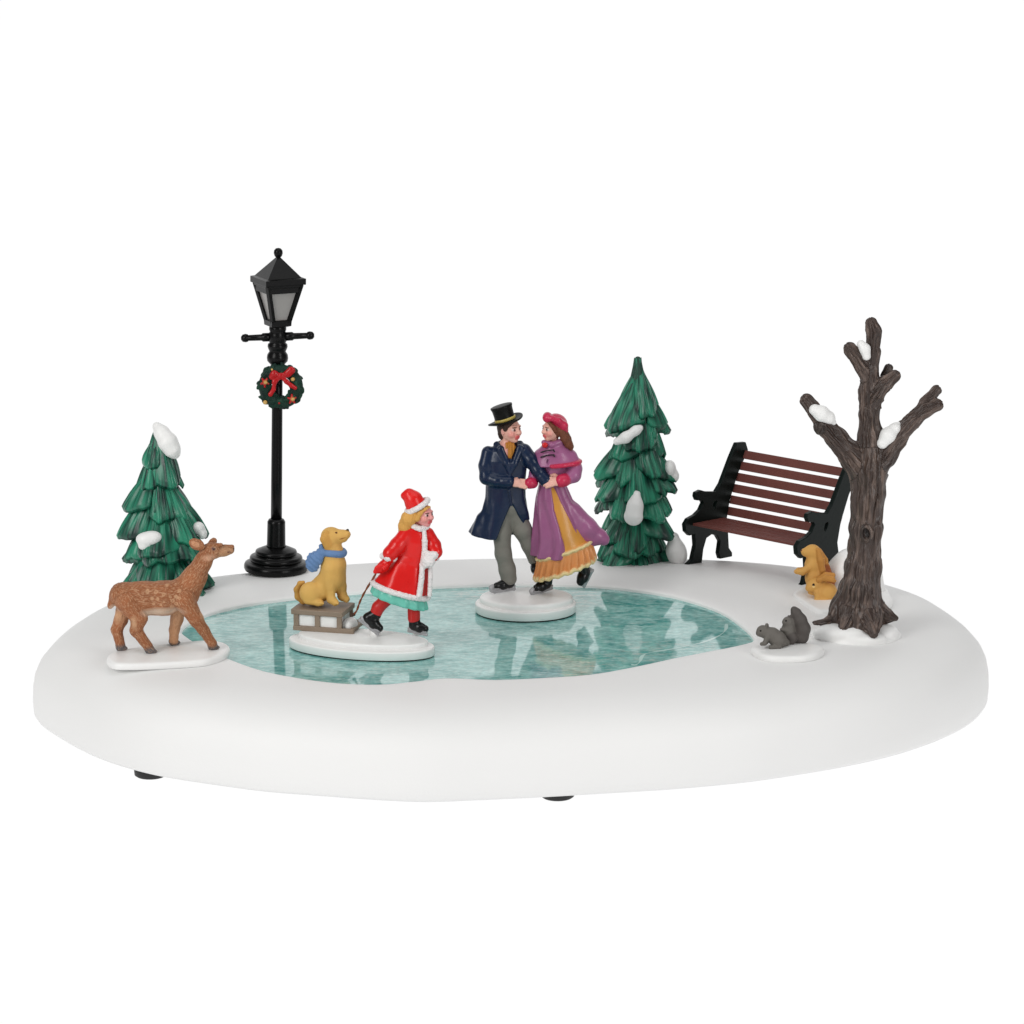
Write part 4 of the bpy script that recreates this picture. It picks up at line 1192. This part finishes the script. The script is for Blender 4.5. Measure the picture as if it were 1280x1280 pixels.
M_SILV = painted('silver_paint', 0.32, 0.8, 0.2, var=0.25, vscale=200, bump=0.6, bscale=500)
FS_ = [FC]
skate(man, P(637, 722, 1), P(637, 729.5, 1), P(621, 732.5, -7))
skate(man, P(669, 698, 11), P(671, 706, 12), P(668, 712, 2), curl=False)

# --- woman
PUR, CRIM, GOLDC, CREAM, HAIRW = lin(154, 92, 132), lin(190, 40, 76), lin(208, 146, 66), lin(222, 200, 146), lin(112, 66, 48)
S = Sculpt(0.6, 2)
ww, Rw = head(S, P(690.5, 537, -3), 14.5, 213, 3, ears=False)
S.chain([(P(692, 548, 0), 6), (P(693, 556, 1), 6.5)], SK, 2)
S.chain([(P(693, 562, 1), 11), (P(692, 585, 1), 12), (P(691, 605, 1), 11), (P(694, 640, 2), 13)], SK2, 4)
S.chain([(P(712, 570, 1), 6), (P(718, 592, -8), 5), (P(704, 600, -17), 4.6)], SK2, 2)
S.chain([(P(676, 568, 2), 6), (P(668, 594, -6), 5), (P(662, 604, -12), 4.2)], SK2, 2)
S.chain([(P(690, 650, 2), 9), (P(686, 700, 2), 7), (P(683, 722, 2), 6)], SK2, 2)
S.chain([(P(705, 650, 2), 9), (P(720, 684, 4), 6), (P(726, 700, 8), 4.5)], SK2, 2)
hand(S, P(703, 600, -18.5), (-1.0, -.18, -.12), (-.1, -.8, .6), -1, 29, SK, 0.5)
hand(S, P(662, 605, -14), (-1.0, -.15, 0.05), (0, -.6, .8), 1, 16, SK, 0.6)
wom = S.obj('person', M_SKIN, cpl, FC)
tag(wom, 'woman in crimson bonnet, purple coat and golden skirt skating, hand on the man\'s sleeve')
S = Sculpt(0.6, 1)
S.ell(ww(-.18, 0, .14), (12.5, 12, 13), HAIRW, 2, Rw)
S.chain([(P(702, 539, -9), 5), (P(706, 548, -8), 5.2), (P(711, 556, -7), 4.4), (P(714, 561, -6), 2.4)], HAIRW, 2)
S.chain([(P(704, 538, -4), 5), (P(709, 549, -3), 5), (P(714, 558, -2), 3.4)], HAIRW, 2)
S.chain([(ww(.55, .30, .66), 2.6), (ww(.42, .66, .40), 2.4), (ww(.2, .74, .0), 2)], HAIRW, 1.5)
S.ell(ww(.86, 0, -.08), (9.5, 9.5, 10.5), HAIRW, 1.5, Rw, op='s')
S.disp = lambda V_, fl: 0.9 * (vnoise(V_ * [0.9, 0.9, 0.2]) - .5)
S.obj('hair', M_MATT, wom, FC)
S = Sculpt(0.6, 2)
S.ell(P(697, 527, 0), (12.5, 13.5, 9.5), CRIM, 3, rot(0, -25))
S.ell(P(684.5, 521.5, -6), (6.2, 9, 6.5), CRIM, 3, rot(0, 20))
S.chain([(P(683, 523, -10), 4), (P(690, 523, -14), 3.0), (P(698, 526, -14), 4), (P(705, 532, -10), 4.6), (P(706.5, 538, -6), 4)], CRIM, 3)
S.ell(P(703, 535, -2), (5, 10, 7), CRIM, 3)
S.obj('bonnet', M_PAINT, wom, FC)
# golden underskirt with ruffled hem
S = Sculpt(0.75, 1)
S.loft([(P(690, 604, 0), 14.5, 10.6), (P(692, 622, 0), 19.5, 14.2), (P(696, 645, 0), 25, 19), (P(699, 668, 0), 30, 23), (P(705, 690, 0), 34, 25)], GOLDC, 2, tilt=0.15, rd=1)
S.loft([(P(705, 685, -1), 33.5, 24.5), (P(706, 698, -1), 36, 26), (P(706, 711, -1), 38, 27.5)], lin(216, 142, 84), 2, tilt=0.34, ripple=(24, .08, 0), rd=1.2)
hem = [P(706, 711, -1) + np.array([37.5 * math.cos(t), 27.5 * math.sin(t), 37.5 * math.cos(t) * .34]) for t in np.linspace(0, 2 * math.pi, 60)]
S.chain([(q + [0, 0, 1.2 * math.sin(i * 1.9)], 2.4) for i, q in enumerate(hem)], CREAM, .8)
hem = [P(705, 687, -1) + np.array([34.5 * math.cos(t), 25 * math.sin(t), 34.5 * math.cos(t) * .34]) for t in np.linspace(math.pi, 2 * math.pi, 36)]
S.chain([(q + [0, 0, .5 * math.sin(i * 1.9)], 1.8) for i, q in enumerate(hem)], CREAM, .8)
S.obj('skirt', M_PAINT, wom, FC)
# coat: cape, sleeves, open skirts
S = Sculpt(0.75, 2)
S.loft([(P(693, 570, 1), 20, 13), (P(691, 590, 0), 17.5, 12.5), (P(690, 604, 0), 16.5, 12), (P(692, 622, 0), 22, 16), (P(696, 645, 0), 27.5, 21), (P(698, 668, 0), 31.5, 25), (P(700, 694, 0), 34, 28)], PUR, 3, ripple=(9, .10, 2), rd=1)
S.chain([(P(716, 640, 0), 12), (P(733, 660, 2), 13), (P(750, 672, 4), 9.5), (P(755, 675, 4), 6.5)], PUR, 5)
S.chain([(P(718, 655, 0), 12), (P(738, 675, 2), 9)], PUR, 5)
S.chain([(P(691, 611, -13), 2.5), (P(699, 636, -19), 6.5), (P(712, 668, -23), 10), (P(722, 690, -25), 14), (P(726, 712, -28), 20)], PUR, 1.5, op='s')
S.box(P(735, 712, 0), (28, 50, 22), PUR, 2, rot(0, 24), 1, op='s')
S.chain([(P(712, 572, 0), 10), (P(718, 586, -5), 9.5), (P(717, 594, -10), 9), (P(707, 600, -16), 7.2)], PUR, 3)
S.chain([(P(676, 570, 3), 9), (P(670, 590, -3), 8), (P(665, 602, -9), 6.5)], PUR, 3)
S.loft([(P(693, 551, 0), 11, 9), (P(692, 557, 0), 16, 12), (P(692, 564, 0), 23, 15.5), (P(693, 573, 0), 28, 18), (P(695, 580, -1), 30.5, 19.5)], PUR, 2.5, tilt=0.08, rd=1)
cc = P(695, 579, -1)
S.chain([(cc + np.array([30 * math.cos(t), 19.5 * math.sin(t), 30 * math.cos(t) * .08]), 2.5) for t in np.linspace(-math.pi * .56, math.pi * .9, 30)], CRIM, .8)
S.chain([(P(680, 553, -5), 3.6), (P(690, 556, -10.5), 3.8), (P(701, 552, -6), 3.6), (P(704, 549, 1), 3.4)], PUR, 1.5)
S.chain([(P(705.5, 600, -17.5), 8.3), (P(702.0, 601, -19.5), 8.3)], CRIM, .8)
S.chain([(P(665.5, 603.5, -11), 7.4), (P(662.5, 604, -13), 7.2)], CRIM, .8)
for py in (563.5, 569.5):
    S.chain([(P(676, py + 2, -14.5), 1.2), (P(683, py - .2, -17.5), 1.0), (P(692, py - 1.2, -18.4), 1.0), (P(693, py + 1.2, -18.6), 1.3)], lin(26, 16, 24), .3)
S.chain([(P(684, 574, -18.6), .9), (P(685, 590, -13), .9), (P(688, 606, -13), .9)], lin(98, 52, 88), .8)
S.disp = lambda V_, fl: 0.8 * (fbm(V_ * [0.13, 0.13, 0.06], 2) - .4)
S.obj('coat', M_PAINT, wom, FC)
S = Sculpt(0.5, 1); S.ell(P(681, 556.5, -13), (3.8, 2.2, 3.6), lin(196, 30, 36), .5); S.obj('brooch', M_PAINT, wom, FC)
skate(wom, P(686, 712, 2), P(683, 730, 2), P(671, 735, -6), r=7)
skate(wom, P(726, 694, 7), P(731, 716, 9), P(726, 727, 6), curl=False, r=7.6)

# ================================================================== GIRL WITH SLED AND DOG
FG = Frame(452, 814, ICE_Z)
FS_[0] = FG
def P(px, py, d=0): return FG.p(px, py, d)
sl = thing('sled_figurine', FG, 'girl in red coat pulling a dog on a wooden sled over a white oval base', 'figurine')
AN = -17
v, f = slab([np.array([a, b_, 0]) for a, b_ in ellipse(0, 0, 93, 44, AN)], 0, 2, .6); link('felt_pad', v, f, M_FELT, sl, FG.s)
v, f = slab([np.array([a, b_, 0]) for a, b_ in ellipse(0, 0, 95, 46, AN)], 1.8, 12.5, 2.0); link('base_disc', v, f, M_FIGSNOW, sl, FG.s)
v, f = slab([np.array([a, b_, 0]) for a, b_ in ellipse(2, 3, 85, 37, AN)], 12, 18.5, 2.6, 0.6); link('snow_base', v, f, M_FIGSNOW, sl, FG.s)
REDC, RED2, TEAL, BLOND, TRIM = lin(218, 26, 24), lin(196, 38, 36), lin(112, 196, 178), lin(212, 160, 84), lin(226, 216, 216)
SKG = lin(222, 150, 148)
S = Sculpt(0.5, 2)
wg, Rg = head(S, P(528.5, 643.5, -2), 15, -40, 2, col=SKG, ears=False)
S.chain([(P(523, 652, 2), 6), (P(521, 662, 2), 7)], SKG, 2)
S.chain([(P(520, 668, 2), 11), (P(518, 695, 2), 13), (P(505, 735, 2), 15)], SKG, 4)
S.chain([(P(506, 668, 0), 5.5), (P(487, 693, -8), 4.6), (P(478, 707, -6), 4.2)], SKG, 2)
S.chain([(P(536, 668, 2), 5.5), (P(546, 690, -4), 4.6), (P(538, 700, -12), 4)], SKG, 2)
S.chain([(P(488, 740, 2), 7), (P(471, 765, 6), 5), (P(469, 778, 5), 5)], SKG, 2)
S.chain([(P(515, 745, 0), 7), (P(517, 772, 1), 5)], SKG, 2)
girl = S.obj('person', M_SKIN, sl, FG)
tag(girl, 'blonde girl in red coat, red white trimmed hat and teal skirt skating forward')
S = Sculpt(0.6, 1)
S.ell(wg(-.16, 0, .16), (12, 11.6, 12.4), BLOND, 2, Rg)
S.chain([(P(518, 637, -6), 7), (P(511, 648, -5), 9), (P(506, 658, -1), 8), (P(502, 664, 2), 4)], BLOND, 3)
S.chain([(P(516, 640, 4), 8), (P(508, 655, 6), 9), (P(504, 662, 6), 5)], BLOND, 3)
S.chain([(wg(.62, .1, .66), 2.4), (wg(.60, -.3, .60), 2.6), (wg(.34, -.70, .30), 3.0), (wg(.06, -.80, -.20), 3.6)], BLOND, 2)
S.ell(wg(.84, 0, -.16), (11, 11, 12), BLOND, 1.5, Rg, op='s')
S.disp = lambda V_, fl: 0.8 * (vnoise(V_ * [0.7, 0.7, 0.22]) - .5)
S.obj('hair', M_MATT, girl, FG)
S = Sculpt(0.6, 2)
S.chain([(P(520, 632, 0), 13.0), (P(516, 624, 0), 11), (P(511, 618, 0), 6.5), (P(505, 619.5, 0), 4.2)], REDC, 4)
hat = S.obj('hat', M_PAINT, girl, FG)
S = Sculpt(0.6, 0)
hc = P(521.5, 632.5, 0); hx = np.array([.88, -.0, .50]); hy = np.array([0, 1.0, 0.0])
S.chain([(hc + 14.6 * (hx * math.cos(t) + hy * math.sin(t)), 3.3) for t in np.linspace(0, 2 * math.pi, 26)], TRIM, 1)
S.disp = lambda V_, fl: 0.9 * (vnoise(V_ * .9) - .5)
S.obj('hat_trim', M_TRIM, girl, FG)
# skirt under the coat
S = Sculpt(0.75, 2)
S.loft([(P(500, 734, 2), 29, 20), (P(499.5, 744, 2), 34, 23.5), (P(499, 753, 2), 35.5, 24)], TEAL, 3, tilt=-0.31, ripple=(14, .05, 0.4), rd=4)
S.obj('skirt', M_PAINT, girl, FG)
# coat
S = Sculpt(0.7, 2)
S.loft([(P(522, 657, 2), 10, 8), (P(520, 664, 2), 19, 12), (P(520, 676, 2), 21.5, 14), (P(519, 695, 2), 20.5, 14), (P(515, 704, 2), 21, 14.5), (P(508, 722, 2), 29, 20), (P(502, 738, 2), 34, 24)], REDC, 3, tilt=-0.29, ripple=(6, .05, 0), rd=1)
S.chain([(P(508, 668, -2), 9.5), (P(497, 682, -7), 10), (P(488, 692, -10), 9), (P(486, 697, -10), 8)], REDC, 3)
S.chain([(P(534, 668, 3), 9), (P(542, 682, -2), 9), (P(545, 690, -6), 7.5), (P(541, 696, -11), 6.5)], REDC, 3)
S.disp = lambda V_, fl: 0.9 * (fbm(V_ * [0.12, 0.12, 0.07], 2) - .4)
S.obj('coat', M_PAINT, girl, FG)
S = Sculpt(0.65, 0)
cz = P(500.5, 737, 2)
S.chain([(cz + np.array([34.5 * math.cos(t), 24.5 * math.sin(t), -34.5 * math.cos(t) * .29]), 3.4) for t in np.linspace(0, 2 * math.pi, 48)], TRIM, 1)
S.chain([(P(530, 662, -7.5), 2.4), (P(531, 676, -12), 3.4), (P(530.5, 692, -12), 3.4), (P(528, 706, -13), 3.4), (P(527, 722, -18), 3.4), (P(524, 745, -21), 3.6)], TRIM, 1)
S.chain([(P(537.5, 706, -8), 2.6), (P(538, 722, -14), 2.8), (P(537, 744, -15), 3)], TRIM, 1)
S.chain([(P(517, 658, -7), 3.4), (P(525, 661, -9.5), 3.6), (P(533, 659, -6), 3.2), (P(535, 656, 2), 3)], TRIM, 1)
S.chain([(P(479, 695, -9), 4.0), (P(485, 697.5, -15), 4.0), (P(492, 698, -11), 4.0), (P(487, 697, -4), 4), (P(479, 695, -9), 4)], TRIM, 2)
S.chain([(P(535, 693, -15), 4.4), (P(543, 694, -14), 4.4), (P(545.5, 697, -7), 4.0)], TRIM, 2)
S.chain([(P(532, 700, -16), 5.5), (P(537, 702, -16), 6.5), (P(532, 706, -16), 4.5)], TRIM, 2)
S.disp = lambda V_, fl: 1.0 * (vnoise(V_ * .85) - .5)
S.obj('fur_trim', M_TRIM, girl, FG)
S = Sculpt(0.6, 2)
S.chain([(P(484, 702, -10), 6), (P(479, 708, -10), 6.8), (P(474, 711, -10), 5.6)], REDC, 2)
for k in range(4): S.chain([(P(478 - k * 2.4, 707 + k * .9, -16), 2.6), (P(476 - k * 2.4, 713 + k * .6, -15), 2.4), (P(477 - k * 2.2, 715, -11), 2)], REDC, .6)
S.chain([(P(484, 706, -16), 2.6), (P(480, 711, -18), 2.3)], REDC, .6)
S.obj('mitten', M_PAINT, girl, FG)
S = Sculpt(0.6, 2)
S.chain([(P(484, 748, 3), 8.5), (P(473, 759, 5), 8), (P(470, 766, 5), 7.6)], RED2, 2)
S.chain([(P(517, 752, 0), 8), (P(517.5, 773, 1), 7.8)], RED2, 2)
S.obj('stockings', M_PAINT, girl, FG)
skate(girl, P(469, 768, 5), P(460, 773, 5), P(474, 785, 1), curl=False, r=7.2)
skate(girl, P(518, 773, 1), P(518, 782.5, 1), P(531, 786, -4), curl=False, r=6.8)
v, f = lathe([(7, 0), (7, 10)], FG.g(469, 796, 17), (0, 0, 1), 20); link('snow_peg', v, f, M_FIGSNOW, sl, FG.s)
v, f = lathe([(6, 0), (6, 3)], FG.g(522, 793, 17), (0, 0, 1), 20); link('snow_peg', v, f, M_FIGSNOW, sl, FG.s)
# --- sled
SW = solid('sled_wood', tuple(lin(138, 122, 106)), 0.55, 0.35, nscale=160, namt=0.18, bump=0.3, bscale=250)
SA = math.radians(-15)
e1 = np.array([math.cos(SA), math.sin(SA), 0]); e2 = np.array([-math.sin(SA), math.cos(SA), 0]); RS = np.array([e1, e2, [0, 0, 1.0]])
s0 = FG.g(367, 788, 18.6)
def sp(a, b_, z): return s0 + e1 * a + e2 * b_ + np.array([0, 0, z])
LS, WS = 64, 50
ms = [rbox(sp(LS / 2 - 1, WS / 2, 24.5), (LS / 2 + 2, WS / 2 + 1, 3.4), RS, 1.0)]
sled = link('sled', *ms[0], SW, sl, FG.s, smooth=False)
for b_ in (2.5, WS - 2.5):
    ms = [rbox(sp(LS / 2 + 7, b_, 3.2), (LS / 2 + 8, 2.6, 3.2), RS, 1.0)]
    for a in (3, LS / 2 - 1, LS - 4): ms.append(rbox(sp(a, b_, 13.8), (3.2, 2.2, 7.6), RS, .6))
    v, f = merge(*ms); link('runner', v, f, SW, sled, FG.s, smooth=False)
ms = [rbox(sp(LS + 11, WS / 2, 3.4), (2.6, WS / 2 - 5, 2.4), RS, .8)]
v, f = merge(*ms); link('cross_bar', v, f, SW, sled, FG.s, smooth=False)
v, f = rbox(sp(LS / 2 - 1, WS / 2, 10.6), (LS / 2 - 3.5, WS / 2 - 3.4, 10.0), RS, 1.5); link('snow_fill', v, f, M_FIGSNOW, sled, FG.s, smooth=False)
S = Sculpt(0.7, 2); S.ell(sp(LS + 4, WS / 2 - 4, 7), (9, 14, 9), WH, 3, RS); S.obj('snow_fill', M_FIGSNOW, sled, FG)
# --- dog
S = Sculpt(0.6, 2); D = s0[1] + 14
DG, DG2 = lin(214, 170, 94), lin(204, 154, 78)
S.ell(P(414, 669.5, D), (13, 11.5, 11), DG, 3)
S.chain([(P(420, 671, D - 1), 9), (P(428, 669.5, D - 2), 7.2), (P(433, 668, D - 3), 5.4)], DG, 3)
S.chain([(P(420, 675, D - 1), 5), (P(430, 673.5, D - 3), 4)], DG, 2)
S.ell(P(434.5, 662.8, D - 3), (2.0, 2.2, 1.7), lin(14, 12, 12), .4)
S.chain([(P(408, 667, D - 9), 4), (P(406, 674, D - 11), 5.8), (P(409, 681, D - 11), 5.0)], DG2, 1.2, flat=((0, 1, 0), .6))
S.chain([(P(410, 665, D + 9), 4), (P(410, 675, D + 10), 5)], DG2, 1.2, flat=((0, 1, 0), .6))
S.chain([(P(414, 677, D), 11), (P(416, 690, D), 12.5), (P(417, 706, D - 1), 15), (P(415, 722, D), 15.5), (P(404, 735, D + 3), 15), (P(392, 742, D + 4), 14)], DG, 5)
S.ell(P(389, 741, D - 8), (15, 9, 14.5), DG, 3)
S.ell(P(394, 741, D + 14), (14, 8, 13), DG, 3)
S.chain([(P(384, 751, D - 10), 4.5), (P(398, 753.5, D - 13), 4.0), (P(401, 753.5, D - 13), 3.8)], DG, 2.5)
S.chain([(P(412, 712, D - 9), 8.5), (P(412.5, 733, D - 11), 6.6), (P(414, 749, D - 13), 5.2), (P(419, 753, D - 15), 4.6)], DG, 3)
S.chain([(P(423, 712, D + 2), 9), (P(426, 733, D + 2), 7), (P(428, 745, D + 1), 5.8), (P(433, 749, D - 1), 4.4)], DG, 3)
for k in (-2, 0, 2):
    S.cap(P(419.5, 753.4, D - 15 + k * 1.5), 1.9, P(422, 754.5, D - 16 + k * 1.5), 1.7, DG, .5)
    S.cap(P(401, 753.5, D - 13 + k * 1.4), 1.8, P(403.5, 754.5, D - 13 + k * 1.4), 1.6, DG, .5)
S.chain([(P(379, 752, D + 6), 4), (P(372.5, 746, D + 6), 4), (P(371, 737, D + 6), 3.8), (P(375, 729.5, D + 5), 3.2), (P(379, 728, D + 4), 2.4)], DG2, 2)
S.paint(P(420.5, 666, D - 10), (2.0, 3, 1.4), lin(84, 40, 18), rot(0, -15))
S.paint(P(428, 672.8, D - 8), (4.5, 3, .7), lin(150, 92, 44), rot(0, 15))
S.disp = lambda V_, fl: 0.5 * (fbm(V_ * .22, 2) - .4)
dog = S.obj('dog', M_MATT, sl, FG)
tag(dog, 'golden dog sitting up on the sled wearing a blue scarf')
BLU = lin(102, 134, 178)
S = Sculpt(0.6, 1)
cn = P(416, 689.5, D)
S.chain([(cn + np.array([13.6 * math.cos(t), 13.0 * math.sin(t), -1.5 * math.cos(t) + .4 * math.sin(3 * t)]), 4.2) for t in np.linspace(0, 2 * math.pi, 26)], BLU, 1.5, flat=((0, 0, 1), 1.0))
S.ell(P(401.5, 684, D - 8), (3, 4, 4.8), BLU, 1.5)
S.ell(P(402, 690, D - 9), (5, 4, 5), BLU, 1.5)
S.chain([(P(401, 691, D - 10), 5), (P(396, 698, D - 11), 7.5), (P(391, 706, D - 9), 8), (P(392, 710, D - 9), 5)], BLU, 2, flat=((0, 1, 0), .5))
S.chain([(P(399, 690, D - 7), 4), (P(391, 697, D - 6), 6), (P(387, 703, D - 5), 5.5)], BLU, 2, flat=((0, 1, 0), .5))
S.disp = lambda V_, fl: 0.45 * np.sin((V_[:, 0] * .7 + V_[:, 2] * .8) * 1.1) * (V_[:, 0] < P(400, 690, 0)[0])
S.obj('scarf', M_MATT, dog, FG)
# --- rope
rp = spline([P(472, 713, -10), P(467, 722, -4), P(457, 738, 4), P(450, 752, 10), P(446, 763, 16), P(442, 768, 20)], 6, closed=False)
ms = []
for ph in (0, math.pi):
    pts = []
    for i, q in enumerate(rp):
        Rr = frame_of(rp[min(i + 1, len(rp) - 1)] - rp[max(i - 1, 0)]); t = ph + i * 0.75
        pts.append(q + 0.55 * (Rr[0] * math.cos(t) + Rr[1] * math.sin(t)))
    ms.append(tube(pts, 0.9, 8))
v, f = merge(*ms); link('rope', v, f, solid('brown_rope', tuple(lin(128, 66, 32)), 0.7), sl, FG.s)
S = Sculpt(0.6, 1); S.ell(rp[-1], (2.6, 2.6, 2.4), lin(70, 48, 36), 1); S.obj('rope_knot', M_MATT, sl, FG)
